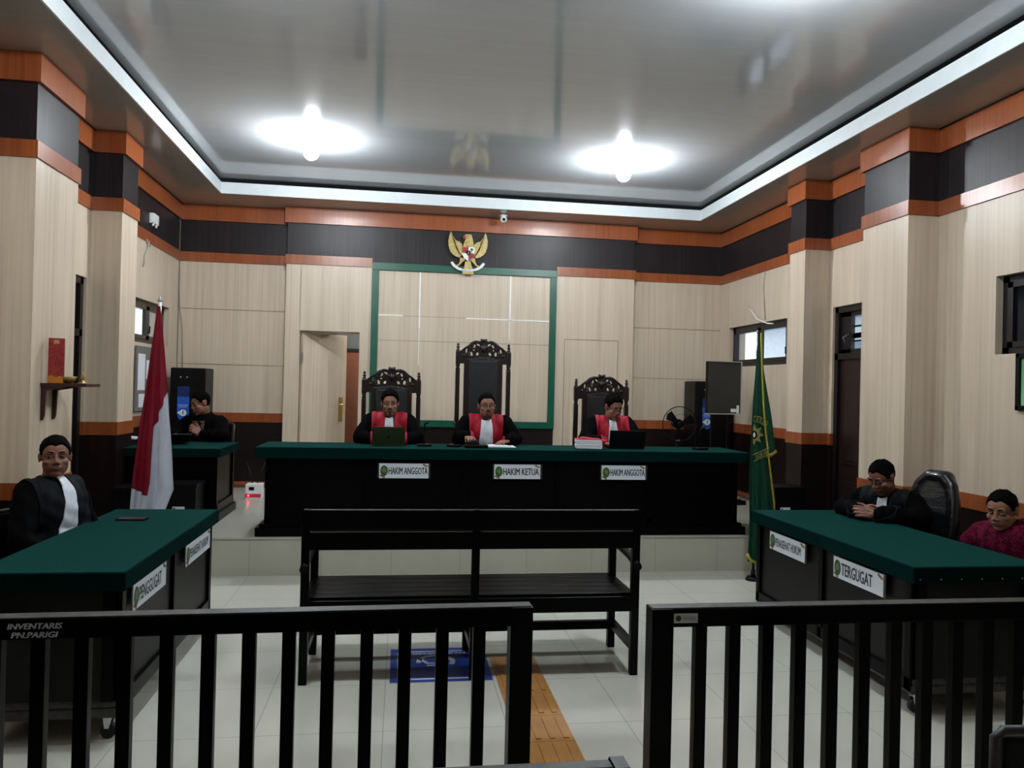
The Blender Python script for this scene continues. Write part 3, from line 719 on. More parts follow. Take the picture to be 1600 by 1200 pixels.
# judge chairs ----------------------------------------------------------
def judge_chair(label, x, H, y=7.88, w=.295):
    """H = height of the leather panel's top above the platform"""
    t = thing('carved_armchair', label, 'chair', (x, y, DZ), PI, 'carved judge chairs')
    s = w/.2925
    m = MB(); m.box(-.24*s, .24*s, .06, .49, .38, .43, .01); part('seat_frame', m, 'chair_wood', t)
    m = MB(); m.box(-.225*s, .225*s, .07, .485, .43, .49, .03); part('seat', m, 'leather', t)
    m = MB(); m.box(-.155*s, .155*s, -.008, .035, .50, H-.012, .02)
    for k in range(7):
        a = -.155*s+.31*s*k/7; m.box(a, a+.31*s/7, -.006, .034, H-.05, H-.010+.026*math.sin(PI*(k+.5)/7), .008)
    part('backrest', m, 'leather', t)
    m = MB(); m.box(-.205*s, -.152*s, -.015, .03, .40, H+.0, .006); m.box(.152*s, .205*s, -.015, .03, .40, H, .006); m.box(-.2*s, .2*s, -.015, .025, .43, .50, .006); part('back_frame', m, 'chair_wood', t)
    top = [(w-.02, .06), (.235*s, .082), (.20*s, .112), (.165*s, .135), (.13*s, .168), (.09*s, .184), (.055*s, .182), (.035*s, .176), (.03*s, .205), (.012*s, .200)]
    out = [(x_, v) for x_, v in top]+[(-x_, v) for x_, v in top[::-1]]+[(-(w-.02), -.05), (-.20*s, -.05), (-.17*s, -.02), (-.09*s, .008), (0, .014), (.09*s, .008), (.17*s, -.02), (.20*s, -.05), (w-.02, -.05)]
    hs = []
    for q in (-1, 1):
        hs += [ellipse(q*.058*s, .143, .021, .012, 10, q*.5), ellipse(q*.098*s, .128, .012, .022, 10, q*.4), ellipse(q*.128*s, .050, .018, .026, 10, -q*.2, .3), ellipse(q*.066*s, .050, .019, .020, 10, q*.5, .3),
               ellipse(q*.104*s, .088, .012, .010, 8), ellipse(q*.182*s, .080, .012, .028, 10, q*.15)]
    me = holes_mesh(out, hs, .030, .003)
    rm = frame_mat((0, .008, H), (1, 0, 0), (0, 0, 1))
    for v in me.vertices: v.co = rm @ v.co
    part('crest', me, 'chair_wood', t)
    m = MB()
    for q in (-1, 1):
        for (a, b_, r) in ((.028, .115, .018), (.150, .112, .010), (.155, .022, .012), (.21, .03, .02), (.094, .028, .008)):
            m.ell((q*a*s, .024, H+b_), (r, .012, r*.8), nu=10, nv=6)
        m.tube([(q*.03*s, .026, H+.17), (q*.10*s, .027, H+.172), (q*.16*s, .027, H+.130), (q*.225*s, .026, H+.085)], .007, 6)
        m.tube([(q*.03*s, .026, H+.09), (q*.07*s, .027, H+.098), (q*.10*s, .027, H+.104), (q*.150*s, .026, H+.10)], .004, 6)
        m.tube([(q*.20*s, .026, H-.01), (q*.16*s, .027, H+.035), (q*.155*s, .027, H+.075)], .006, 6)
    m.ell((0, .026, H+.10), (.028, .018, .04), nu=12, nv=8); m.ell((0, .026, H+.185), (.03, .014, .016), nu=12, nv=6)
    part('carving', m, 'chair_wood', t)
    for q in (-1, 1):
        x_ = q*(w-.0225); m = MB()
        m.box(x_-.0225, x_+.0225, -.02, .025, .44, H-.115, .005)
        m.lathe([(.020, H-.115), (.025, H-.105), (.015, H-.09), (.024, H-.078), (.020, H-.065)], (x_, .002, 0), 12)
        m.box(x_-.024, x_+.024, -.022, .027, H-.065, H+.075, .006)
        m.lathe([(.018, H+.075), (.022, H+.085), (.010, H+.098), (.018, H+.112), (.018, H+.120), (.008, H+.130), (.015, H+.140), (.015, H+.148), (.003, H+.160)], (x_, .002, 0), 12)
        part('post', m, 'chair_wood', t)
        m = MB(); m.box(x_-.022, x_+.022, -.02, .025, 0, .44, .005); part('leg', m, 'chair_wood', t)
        m = MB(); m.box(x_-.022, x_+.022, .44, .485, 0, .66, .005); part('leg', m, 'chair_wood', t)
        m = MB(); m.tube([(x_, .02, .68), (x_, .25, .70), (x_, .46, .675), (x_, .50, .64)], .022); part('armrest', m, 'chair_wood', t)
    return t
judge_chair('carved black judge chair at the left with low back, beside the open door', -.09, 1.285)
judge_chair('tallest carved judge chair, standing in the middle', .838, 1.60, w=.285)
judge_chair('carved black judge chair at the right with low back, before the flush door', 2.095, 1.265)

# executive chair wrapped in plastic
m_, nt, b_ = new_mat('plastic_wrapped_leather'); b_.inputs['Base Color'].default_value = (.004, .0045, .006, 1); b_.inputs['Roughness'].default_value = .28; b_.inputs['Specular IOR Level'].default_value = .3
b_.inputs['Coat Weight'].default_value = .45; b_.inputs['Coat Roughness'].default_value = .05
tc = N(nt, 'ShaderNodeTexCoord'); mp = N(nt, 'ShaderNodeMapping'); mp.inputs['Scale'].default_value = (7, 9, 34); nt.links.new(tc.outputs['Object'], mp.inputs[0]); bump(nt, b_, noise(nt, mp.outputs[0], 1.0, 5, .7), .006, .6); M['wrapped'] = m_
t = thing('office_chair', 'black office chair wrapped in clear plastic at the right table', 'chair', (3.53, 4.93, 0), math.radians(105))
q = MB()
for i in range(19):
    f = i/18; zz = .50+.56*f; ww = .185-.075*max(0, (f-.55)/.45)**2-.02*(1-f)**2; yy = -.22-.10*f
    q.caps((-ww+.05, yy, zz), (ww-.05, yy, zz), .055)
pr = [(.150, .50), (.168, .62), (.172, .76), (.160, .90), (.125, 1.01), (.06, 1.07), (-.06, 1.07), (-.125, 1.01), (-.160, .90), (-.172, .76), (-.168, .62), (-.150, .50)]
for (a, za), (b_2, zb) in zip(pr, pr[1:]): q.caps((a, -.195-.10*(za-.5)/.56, za), (b_2, -.195-.10*(zb-.5)/.56, zb), .042)
part('backrest', bake(q, .010, 14), 'wrapped', t)
m = MB(); m.box(-.22, .22, -.22, .14, .40, .50, .045); part('seat', m, 'wrapped', t)
for s in (-1, 1): m = MB(); m.tube([(s*.23, -.2, .50), (s*.25, -.1, .62), (s*.25, .08, .62), (s*.23, .12, .46)], .022); part('armrest', m, 'plastic_black', t)
m = MB(); m.cyl((0, 0, .09), (0, 0, .42), .028); part('gas_stem', m, 'chrome', t)
m = MB()
for k in range(5): a = 2*PI*k/5; m.cyl((0, 0, .11), (.27*math.cos(a), .27*math.sin(a), .075), .022, .014)
base = part('base', m, 'plastic_black', t)
for k in range(5):
    a = 2*PI*k/5; m = MB(); m.ell((.27*math.cos(a), .27*math.sin(a), .032), (.02, .02, .032), nu=10, nv=8); part('castor', m, 'rubber', base)
# ================================================================ people
def hand_caps(q, w, d, n, side, curl, thumb=.7):
    """w wrist, d finger direction, n direction the palm faces, side +1 right hand"""
    w, d, n = V(w), V(d).normalized(), V(n).normalized(); n = (n-d*n.dot(d)).normalized(); s = d.cross(n)*side   # s points to the thumb side
    for k, (o, L) in enumerate(((.030, .090), (.010, .094), (-.011, .090), (-.031, .081))):
        q.caps(w+s*o*.45, w+d*L+s*o, .0155, .0125, 10)
        p = w+d*L+s*o; fl = (.076, .084, .078, .060)[k]; a = curl*(.75, .9, 1.0, 1.1)[k]*.55; ang = 0; fan = s*(.06, .01, -.04, -.10)[k]
        for j, sg in enumerate((.45, .31, .24)):
            ang += a*(1, 1.25, .8)[j]; dd = ((d+fan)*math.cos(ang)+n*math.sin(ang)).normalized(); p2 = p+dd*fl*sg
            q.caps(p, p2, .0092-.0008*j, .0086-.0009*j, 8); p = p2
    t0 = w+d*.020+s*.020; t1 = w+d*.052+s*.046+n*.010; t2 = t1+(d*.75+s*.35+n*thumb*.5).normalized()*.034; t3 = t2+(d*.9+n*thumb*.6).normalized()*.028
    q.caps(t0, t1, .015, .012, 8); q.caps(t1, t2, .0115, .0095, 8); q.caps(t2, t3, .0095, .0078, 8)
def slab(me, T_, planes, off, thick, name):
    """piece of a garment: part of mesh 'me' cut by planes given in frame T_, lifted by off"""
    b = bmesh.new(); b.from_mesh(me)
    inv = T_.inverted()
    for co, no in planes:
        c = T_ @ V(co); nn = (T_.to_3x3() @ V(no)).normalized()
        bmesh.ops.bisect_plane(b, geom=b.verts[:]+b.edges[:]+b.faces[:], plane_co=c, plane_no=nn, clear_inner=True)
    b.normal_update()
    if not b.verts: b.free(); return bpy.data.meshes.new(name)
    for v, n in [(v, v.normal.copy()) for v in b.verts]: v.co += n*off
    bmesh.ops.solidify(b, geom=b.faces[:], thickness=thick)
    out = bpy.data.meshes.new(name); b.to_mesh(out); b.free(); return out
def figure(label, loc, rz, P):
    t = thing('person', label, 'person', loc, rz)
    skin = P.get('skin', 'skin_a'); pel = V((0, 0, .53)); H = V(P['head']); hr = P.get('fat', 1.0)
    R3 = Euler((-P.get('hpitch', 0), P.get('hroll', 0), P.get('hyaw', 0)), 'XYZ').to_matrix()
    fwd = R3 @ V((0, 1, 0))
    nb = H+V((0, -.045, -P.get('neck', .135)))+V((fwd.x*-.02, -abs(fwd.z)*.05, 0))
    sp = (nb-pel).normalized(); side = V((1, 0, 0)); front = side.cross(sp)*-1; front = V((0, sp.z, -sp.y)).normalized()
    Rt = Matrix((side, front, sp)).transposed(); tw = Matrix.Rotation(P.get('twist', 0), 3, sp); Rt = tw @ Rt
    TF = Rt.to_4x4(); TF.translation = nb
    L = (nb-pel).length
    sh = {s: nb+Rt @ V((s*P.get('shw', .168)*hr, .0, -P.get('drop', .062))) for s in (-1, 1)}
    def torso(q, g):
        q.ell(pel+V((0, .0, .02)), (.165*hr+g, .125*hr+g, .13+g)); q.ell(pel+sp*L*.38, (.145*hr+g, .115*hr+g, .19+g), Rt)
        q.ell(pel+sp*L*.68+Rt @ V((0, .01, 0)), (.17*hr+g, .125*hr+g, .18+g), Rt)
        q.caps(sh[-1], sh[1], .062+g, n=16); q.caps(nb+Rt @ V((0, -.02, -.09)), nb+Rt @ V((0, -.01, -.02)), .085+g*.6, .055+g*.3)
    def legs(q, g):
        for s in (-1, 1):
            q.caps(pel+V((s*.09, 0, -.02)), V((s*.13, .42, .48)), .082+g, .06+g); q.caps(V((s*.13, .42, .48)), V((s*.13, .40, .12)), .056+g, .038+g)
    q = MB(); torso(q, 0); legs(q, 0)
    for s in (-1, 1): q.caps(V((s*.13, .36, .045)), V((s*.14, .56, .035)), .040, .032)
    for s in (-1, 1):
        e, w = V(P[s][0]), V(P[s][1]); q.caps(sh[s], e, .050, .041); q.caps(e, w, .041, .026); hand_caps(q, w, P[s][2], P[s][3], s, P[s][4])
    # head
    h = lambda x, y, z: H+R3 @ V((x, y, z))
    wd = P.get('face', 1.05)
    q.caps(nb+Rt @ V((0, 0, -.05)), h(0, -.025, -.05), .058*hr, .054*hr)
    q.ell(h(0, -.018, .030), (.074*wd, .094, .088), R3, 28, 18); q.ell(h(0, .020, -.040), (.063*wd, .064, .072), R3, 24, 16)
    q.ell(h(0, .058, -.088), (.028*wd, .022, .020), R3); q.ell(h(0, .012, -.075), (.052*wd*hr, .050, .032), R3)
    for s in (-1, 1):
        q.ell(h(s*.037*wd, .050, -.022), (.026, .024, .022), R3); q.ell(h(s*.032, .071, .031), (.025, .010, .0075), R3)
        q.ell(h(s*.032, .064, .012), (.017, .012, .011), R3)
        q.ell(h(s*.0125, .090, -.026), (.0095, .010, .0080), R3)
        q.ell(h(s*.0735*wd, -.012, -.002), (.007, .016, .028), R3 @ Matrix.Rotation(s*.25, 3, 'Z')); q.ell(h(s*.077*wd, -.018, .008), (.006, .014, .015), R3)
    q.caps(h(0, .074, .020), h(0, .090, -.016), .0075, .0115, 10); q.ell(h(0, .0935, -.019), (.0130, .010, .0095), R3)
    q.ell(h(0, .078, -.053), (.027, .014, .016), R3)
    part('body', bake(q, .0042, 3, .45), skin, t)
    m = MB(); m.ell(h(0, .0875, -.0485), (.022, .0065, .0042), R3, 16, 8); m.ell(h(0, .0865, -.0575), (.019, .0068, .0052), R3, 16, 8); part('lips', m, P.get('lips', 'lip'), t)
    for s in (-1, 1):
        m = MB(); m.m = 0
        op = P.get('eyes', 1.0); m.ell(h(s*.032, .0745, .0095), (.0125, .0045, .0048*op), R3, 14, 8); m.m = 1; m.ell(h(s*.032+P.get('gaze', 0), .0765, .0090), (.0056, .0036, .0050*op), R3, 12, 8)
        m.tube([h(s*.032-.0135, .0745, .0115-.001*s), h(s*.032-.005, .0795, .0148*op+.0008), h(s*.032+.005, .0795, .0148*op+.0008), h(s*.032+.0135, .0745, .0115+.001*s)], .0014, 5)
        part('eye', m, ['eye_white', 'eye_dark'], t)
        m = MB(); m.tube([h(s*.014, .0805, .0325), h(s*.028, .0815, .0375), h(s*.042, .0755, .0365), h(s*.052, .066, .0315)], .0034, 6); part('eyebrow', m, 'hair', t)
    # hair: shell over the skull with a cut hairline
    nu, nv = 60, 40; b = bmesh.new(); rings = []; lift = P.get('hair', .006); fh = P.get('hairline', .070)
    rnd = random.Random(P.get('seed', 3))
    for j in range(nv+1):
        th = PI*j/nv; ring = []
        for i in range(nu):
            a = 2*PI*i/nu; u = V((math.sin(th)*math.cos(a), math.sin(th)*math.sin(a), math.cos(th)))
            p = V((.074*wd*u.x, .094*u.y, .088*u.z)); z = p.z+.030; y = p.y-.018
            if y < -.030: line = -.052-.035*min(1, (-.030-y)/.06)
            elif y < .030: line = -.004+.010*math.sin(y*60)
            else: line = fh*max(0, min(1, (y-.030)/.026))**.6-.008*math.cos(p.x*60)*(y > .05)
            if .0 > y > -.04: line = max(line, .022)
            kk = (z-line)/(.010 if y < .03 else .016); k = max(0, min(1, kk)); tp = max(0, u.z)
            tuft = .0035*math.sin(a*9+th*7)*math.sin(th*13+a*4)+rnd.uniform(-.0016, .0016)
            g = -.012+k*(.0135+lift*(.10+.90*tp**.7)*min(1, max(0, (z-line)/.030))+tuft*(.3+tp))
            ring.append(b.verts.new(h(*(V((p.x, p.y-.018, p.z+.030))+u*g))))
        rings.append(ring)
    for r_a, r_b in zip(rings, rings[1:]):
        for i in range(nu): f = b.faces.new((r_a[i], r_b[i], r_b[(i+1) % nu], r_a[(i+1) % nu])); f.smooth = True
    bmesh.ops.remove_doubles(b, verts=b.verts, dist=1e-5)
    me = bpy.data.meshes.new('hair'); b.to_mesh(me); b.free(); part('hair', me, 'hair', t)
    if P.get('beard'):
        m = MB(); m.tube([h(-.022, .088, -.045), h(-.012, .0935, -.041), h(0, .095, -.0405), h(.012, .0935, -.041), h(.022, .088, -.045)], .0038, 6)
        m.ell(h(0, .0795, -.086), (.018 if P['beard'] < 2 else .034, .010, .012), R3, 14, 8)
        if P['beard'] > 1: m.tube([h(-.052, .03, -.062), h(-.040, .060, -.088), h(0, .083, -.102), h(.040, .060, -.088), h(.052, .03, -.062)], .008, 8)
        part('beard', m, 'beard', t)
    if P.get('glasses'):
        g = part('glasses', MB().tube([h(-.008, .098, .012), h(0, .100, .016), h(.008, .098, .012)], .0015, 6), 'rim', t)
        for s in (-1, 1):
            m = MB(); m.tube([h(s*.034+.026*math.cos(a), .093-.004*abs(math.cos(a)), .008+.019*math.sin(a)) for a in [2*PI*i/16 for i in range(17)]], .0016, 6); part('rim', m, 'rim', g)
            m = MB(); m.tube([h(s*.060, .089, .012), h(s*.078*wd, .04, .014), h(s*.083*wd, -.01, .010)], .0015, 6); part('temple', m, 'rim', g)
    # clothes
    cl = P.get('cloth', 'robe'); loose = P.get('loose', .018)
    q = MB(); torso(q, loose)
    if P.get('robe', True):
        for s in (-1, 1): q.caps(pel+V((s*.09, 0, 0)), V((s*.14, .42, .47)), .115, .095); q.caps(V((s*.14, .42, .47)), V((s*.15, .42, .16)), .095, .11)
        q.caps((-.1, .3, .42), (.1, .3, .42), .10)
    for s in (-1, 1):
        e, w = V(P[s][0]), V(P[s][1]); c = e+(w-e)*P.get('cuff', .86)
        q.caps(sh[s], e, .060+loose*1.1, .052+loose, 16); q.caps(e, c, .052+loose, .038+loose*(1.4 if P.get('robe', True) else .6), 16)
    rob = bake(q, .008, 5)
    # gentle folds
    inv = TF.inverted(); nrm = [v.normal.copy() for v in rob.vertices]
    for v, n_ in zip(rob.vertices, nrm):
        l = inv @ v.co; v.co += n_*(.0028*math.sin(l.x*95+l.z*22)+.0022*math.sin(l.z*70-l.x*35+l.y*40))
    part(P.get('cname', 'robe'), rob, cl, t)
    col = MB(); col.tube([nb+Rt @ V((.066*hr*math.sin(a), .066*hr*math.cos(a)+.002, -.004-.018*math.cos(a))) for a in [2*PI*i/20 for i in range(21)]], .0155, 8); part('collar', col, P.get('collar', cl), t)
    st = P.get('style', 'judge')
    if st in ('judge', 'lawyer'):
        for s in (-1, 1):
            pl = [((s*.042, 0, 0), (s*1, 0, -.04*1)), ((s*.165, 0, 0), (-s*1, 0, 0)), ((0, -.075, 0), (0, 1, 0)), ((0, 0, -.43), (0, 0, 1)), ((0, 0, .09), (0, 0, -1))]
            part('lapel', slab(rob, TF, pl, .008, .004, 'lapel'), 'red_cloth' if st == 'judge' else 'satin', t, 'red satin band' if st == 'judge' else 'satin band')
        bw = P.get('bib', .036)
        pl = [((bw*.75, 0, 0), (-1, 0, -.10)), ((-bw*.75, 0, 0), (1, 0, -.10)), ((0, -.03, 0), (0, 1, 0)), ((0, 0, -.45), (0, 0, 1)), ((0, 0, .012), (0, 0, -1))]
        part('bib', slab(rob, TF, pl, .014, .006, 'bib'), 'white_cloth', t, 'white pleated bib')
    if st == 'jacket':
        pl = [((.068, 0, 0), (-1, 0, .06)), ((-.068, 0, 0), (1, 0, .06)), ((0, .02, 0), (0, 1, 0)), ((0, 0, -.42), (0, 0, 1)), ((0, 0, .0), (0, 0, -1))]
        part('shirt', slab(rob, TF, pl, .005, .003, 'shirt'), 'batik_brown', t, 'brown patterned shirt front')
    if st == 'shirt':
        for s in (-1, 1):
            m = MB(); m.prism([(0, 0), (s*.055, .035), (s*.075, -.01), (s*.025, -.065)], TF @ frame_mat((0, .085, -.04), (1, 0, 0), (0, -.35, 1)), .005); part('collar_flap', m, 'batik_red', t)
    return t
D, U = (0, .25, -1), (0, 0, 1)
fig = {}
figure('judge in red-banded black robe behind the green laptop, looking up at the camera', (-.10, 7.64, DZ), PI,
       {'head': (-.005, .30, 1.128), 'hpitch': .10, 'hyaw': .03, 'skin': 'skin_a', 'beard': 1, 'seed': 4, 'neck': .118, 'drop': .05, 'hair': .020, 'eyes': .9, 'hairline': .078, 'bib': .046,
        1: ((.265, .34, .815), (.13, .47, .80), (-.5, .9, -.1), (0, 0, -1), .5), -1: ((-.265, .34, .815), (-.13, .47, .80), (.5, .9, -.1), (0, 0, -1), .5)})
figure('presiding judge with glasses and short beard on the tallest chair, hands on papers', (.835, 7.64, DZ), PI,
       {'head': (.01, .30, 1.125), 'hpitch': .05, 'hyaw': .05, 'skin': 'skin_a', 'beard': 2, 'glasses': 1, 'seed': 5, 'neck': .118, 'drop': .05, 'hair': .009, 'face': 1.08, 'fat': 1.08, 'eyes': .9, 'hairline': .074, 'bib': .062,
        1: ((.272, .32, .82), (.19, .45, .835), (.05, 1, .05), (0, .1, -1), .9), -1: ((-.272, .30, .82), (-.19, .44, .805), (.75, .7, -.05), (0, 0, -1), .45)})
figure('judge with glasses looking down at the black laptop at the right of the bench', (2.05, 7.64, DZ), PI,
       {'head': (-.035, .28, 1.135), 'hpitch': .38, 'hyaw': .32, 'skin': 'skin_a', 'glasses': 1, 'seed': 6, 'neck': .118, 'drop': .05, 'hair': .022, 'eyes': .35, 'hairline': .076, 'bib': .046,
        1: ((.27, .34, .815), (.10, .47, .80), (-.55, .85, -.1), (0, 0, -1), .5), -1: ((-.28, .34, .815), (-.12, .47, .80), (.5, .9, -.1), (0, 0, -1), .5)})
figure('lawyer in black robe and white bib seated at the left table, looking at the camera', (-1.985, 4.78, 0), math.radians(-116),
       {'head': (.0, .025, 1.165), 'hpitch': .0, 'hyaw': math.radians(-38), 'skin': 'skin_b', 'seed': 7, 'hair': .007, 'shw': .145, 'style': 'lawyer', 'lips': 'lip', 'eyes': .85, 'hairline': .066, 'gaze': .004, 'bib': .038, 'loose': .014,
        1: ((.27, .10, .74), (.18, .26, .60), (-.6, .8, -.2), (0, 0, -1), .5), -1: ((-.20, .06, .74), (-.12, .20, .60), (.6, .8, -.2), (0, 0, -1), .5)})
figure('lawyer with glasses bent forward over the right table, hands clasped', (3.74, 5.22, 0), math.radians(122),
       {'head': (.0, .43, 1.055), 'hpitch': .50, 'hyaw': -.25, 'drop': .05, 'neck': .12, 'skin': 'skin_b', 'glasses': 1, 'seed': 8, 'hair': .008, 'style': 'lawyer', 'eyes': .3, 'bib': .040, 'loose': .015, 'hairline': .068,
        1: ((.27, .44, .812), (.075, .60, .825), (-.80, .45, .12), (-.3, -.6, -.35), 1.25), -1: ((-.28, .42, .812), (-.035, .63, .820), (.80, .35, .15), (.2, -.75, -.3), 1.25)})
figure('person in maroon batik shirt at the right edge, beside the plastic-wrapped chair', (3.90, 4.24, 0), math.radians(108),
       {'head': (.02, .30, .955), 'hpitch': .25, 'hyaw': .15, 'skin': 'skin_a', 'seed': 9, 'neck': .12, 'shw': .15, 'hair': .006, 'style': 'shirt', 'robe': False, 'cname': 'shirt', 'cloth': 'batik_red', 'collar': 'batik_red', 'cuff': .05, 'eyes': .5, 'fat': 1.05, 'loose': .02,
        1: ((.26, .20, .72), (.16, .20, .56), (-.3, 1, -.1), (0, 0, -1), .5), -1: ((-.27, .20, .70), (-.14, .22, .56), (.3, 1, -.1), (0, 0, -1), .5)})
figure('clerk in black jacket over brown batik behind the back left desk, looking down', (-1.96, 8.56, DZ), math.radians(160),
       {'head': (.02, .22, 1.065), 'hpitch': .30, 'hyaw': -.62, 'skin': 'skin_b', 'seed': 10, 'hair': .014, 'style': 'jacket', 'robe': False, 'cname': 'jacket', 'eyes': .3, 'loose': .020, 'cuff': .84, 'hroll': .12,
        -1: ((-.29, .30, .76), (-.085, .36, .765), (.6, .3, .5), (.3, -.6, -.3), 1.1), 1: ((.28, .30, .76), (.16, .42, .745), (-.5, .9, -.1), (0, 0, -1), .5)})

# plain chairs the seated lawyers and the clerk sit on
def under(px, py, pz, rz, label):
    d_ = Vector_((-math.sin(rz), math.cos(rz), 0))*-.23
    dup(visitor, (px+d_.x, py+d_.y, pz-.04 if pz else 0), rz, label)
Vector_ = V
under(-1.985, 4.78, 0, math.radians(-116), 'dark chair under the lawyer seated at the left table')
under(3.74, 5.22, 0, math.radians(122), 'dark chair under the bent lawyer at the right table')
under(3.90, 4.24, 0, math.radians(108), 'dark chair under the person in the maroon shirt')
under(-2.09, 8.56, DZ+.04, math.radians(160), 'dark chair under the clerk at the back left desk')

# ================================================================ national emblem
EX, EZ, EY = .800, 3.330, YM-.055
t = thing('eagle_emblem', 'golden eagle emblem with shield and ribbon above the green frame', 'emblem', (EX, EY, EZ))
k = .00068
def ep(pts): return [((x-610)*k, -(y-640)*k) for x, y in pts]
def em(z): return frame_mat((0, -z, 0), (1, 0, 0), (0, 0, 1))
wing = [(290, 250), (262, 330), (243, 420), (247, 510), (275, 610), (320, 675), (380, 715), (450, 738), (492, 700), (505, 600), (440, 520), (385, 430), (345, 370), (312, 315)]
win2 = [(385, 425), (375, 500), (395, 570), (440, 640), (500, 690), (515, 560), (495, 490), (455, 450)]
for s in (-1, 1):
    f = (lambda P_: P_) if s == -1 else (lambda P_: [(1220-x, y) for x, y in P_])
    m = MB(); m.prism(ep(f(wing)), em(0), .022); m.prism(ep(f(win2)), em(.010), .024)
    for i in range(7):
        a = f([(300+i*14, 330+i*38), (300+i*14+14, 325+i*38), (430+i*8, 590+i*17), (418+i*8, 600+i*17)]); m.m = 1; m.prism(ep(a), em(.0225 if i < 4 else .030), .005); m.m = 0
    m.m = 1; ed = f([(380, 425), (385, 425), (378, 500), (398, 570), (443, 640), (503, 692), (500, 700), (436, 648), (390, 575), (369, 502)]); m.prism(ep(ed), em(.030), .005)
    part('wing', m, ['gold', 'gold_shade'], t)
    m = MB(); m.prism(ep(f([(470, 735), (540, 745), (560, 780), (500, 830), (455, 880), (400, 905), (375, 880), (430, 870), (465, 820)])), em(0), .03); part('leg', m, 'gold', t)
m = MB(); m.prism(ep([(520, 545), (525, 480), (560, 400), (575, 350), (540, 318), (600, 298), (665, 305), (690, 380), (712, 470), (712, 545)]), em(.004), .032); m.ell((0, -.022, .105), (.056, .022, .045)); m.ell((-.005, -.025, .195), (.034, .022, .03))
part('head', m, 'gold', t)
m = MB(); m.prism(ep([(500, 345), (540, 325), (575, 345), (560, 380), (525, 395), (515, 360)]), em(.02), .016); part('beak', m, 'red_print', t, 'dark red beak')
m = MB(); m.prism(ep([(565, 800), (665, 800), (690, 900), (715, 960), (735, 1038), (510, 1038), (530, 960), (550, 900)]), em(0), .024); part('tail', m, 'gold', t)
sh_ = MB(); sh_.m = 4; sh_.prism(ep([(495, 538), (738, 538), (740, 660), (705, 755), (620, 805), (535, 755), (495, 660)]), em(.036), .006)
sh_.m = 0; sh_.prism(ep([(504, 545), (613, 545), (613, 650), (504, 650)]), em(.042), .004)
sh_.m = 1; sh_.prism(ep([(620, 545), (728, 545), (728, 650), (620, 650)]), em(.042), .004); sh_.prism(ep([(504, 660), (613, 660), (613, 795), (545, 750), (506, 690)]), em(.042), .004)
sh_.m = 0; sh_.prism(ep([(620, 660), (728, 660), (728, 690), (695, 748), (625, 792)]), em(.042), .004)
sh_.m = 3; sh_.prism(ep(ellipse(678, 585, 30, 24, 12)), em(.046), .002); sh_.prism(ep([(670, 600), (686, 600), (686, 640), (670, 640)]), em(.046), .002)
sh_.m = 2; sh_.prism(ep([(575, 610), (650, 610), (665, 655), (615, 705), (565, 655)]), em(.047), .004)
sh_.m = 4; sh_.prism(ep([(598, 655), (610, 645), (615, 628), (620, 645), (634, 648), (622, 660), (625, 676), (615, 668), (604, 676), (608, 660)]), em(.051), .002)
sh_.m = 5; sh_.prism(ep([(530, 575), (555, 565), (580, 575), (575, 610), (555, 630), (535, 610)]), em(.046), .002); sh_.prism(ep([(650, 690), (700, 670), (690, 720), (650, 755)]), em(.046), .002)
part('shield', sh_, ['red_print', 'white', 'plastic_black', 'sign_green', 'gold', 'flag_red'], t)
rib = [(290, 835), (330, 815), (375, 870), (450, 925), (530, 952), (690, 952), (770, 925), (845, 870), (895, 815), (935, 835), (890, 905), (800, 960), (700, 990), (520, 990), (420, 960), (335, 905)]
m = MB(); m.prism(ep(rib), em(.024), .005); part('ribbon', m, 'white', t)
part('motto', text_mesh('BHINNEKA TUNGGAL IKA', 240*k, 20*k, em(.0295) @ Matrix.Translation((0, -331*k, 0)), .0005, .01), 'sign_text', t)

# ================================================================ flags
def flag_cloth(ztop, zbot, half, rows=60, cols=60, pleats=5, amp=.03, hang=lambda u: 0.0, v0=lambda u: 0.0, v1=lambda u: 1.0):
    """hanging cloth gathered at the top, pleated; half(v) -> (left, right) extent at height fraction v (0 top)"""
    b = bmesh.new(); g = []
    for j in range(rows+1):
        row = []
        for i in range(cols+1):
            u = i/cols; v = v0(u)+(v1(u)-v0(u))*j/rows; l, r = half(v); zb = zbot+hang(u); z = ztop+(zb-ztop)*v; wd = (r-l)
            ph = u*pleats*2*PI; x = l+wd*u+.25*amp*math.sin(2*ph)*min(1, wd/.16)
            y = -amp*(.25+.75*v)*math.cos(ph)*min(1, wd/.16)-.03*math.sin(PI*u)*min(1, v*2)+.012*math.sin(z*9+u*4)*v
            row.append(b.verts.new((x, y, z)))
        g.append(row)
    for j in range(rows):
        for i in range(cols): f = b.faces.new((g[j][i], g[j+1][i], g[j+1][i+1], g[j][i+1])); f.smooth = True
    bmesh.ops.solidify(b, geom=b.faces[:], thickness=.002)
    me = bpy.data.meshes.new('cloth'); b.to_mesh(me); b.free(); return me
def flag_stand(t, z, r=.012, dx=0, mat_='white', br=.14):
    m = MB(); m.cyl((0, .03, .03), (dx, .03, z), r, n=12); part('pole', m, mat_ if br > .1 else 'chair_wood', t)
    m = MB(); m.cyl((0, .03, 0), (0, .03, .03), br, br*.75, 24); m.cyl((0, .03, .03), (0, .03, .09), .022, .018, 12); part('base', m, 'chrome' if br > .1 else 'plastic_black', t)
t = thing('national_flag', 'red and white flag hanging on its pole at the left, behind the party table', 'flag', (-1.875, 6.30, 0))
flag_stand(t, 2.24)
def hl(v):
    L_ = -.012-.03*v-.155*v**1.1*1.0; R_ = .012+.15*min(1, v*1.02)**.9
    if v > .80: R_ -= (v-.80)/.2*.16
    return (L_*(1 if v < .8 else 1-(v-.8)*.9), R_)
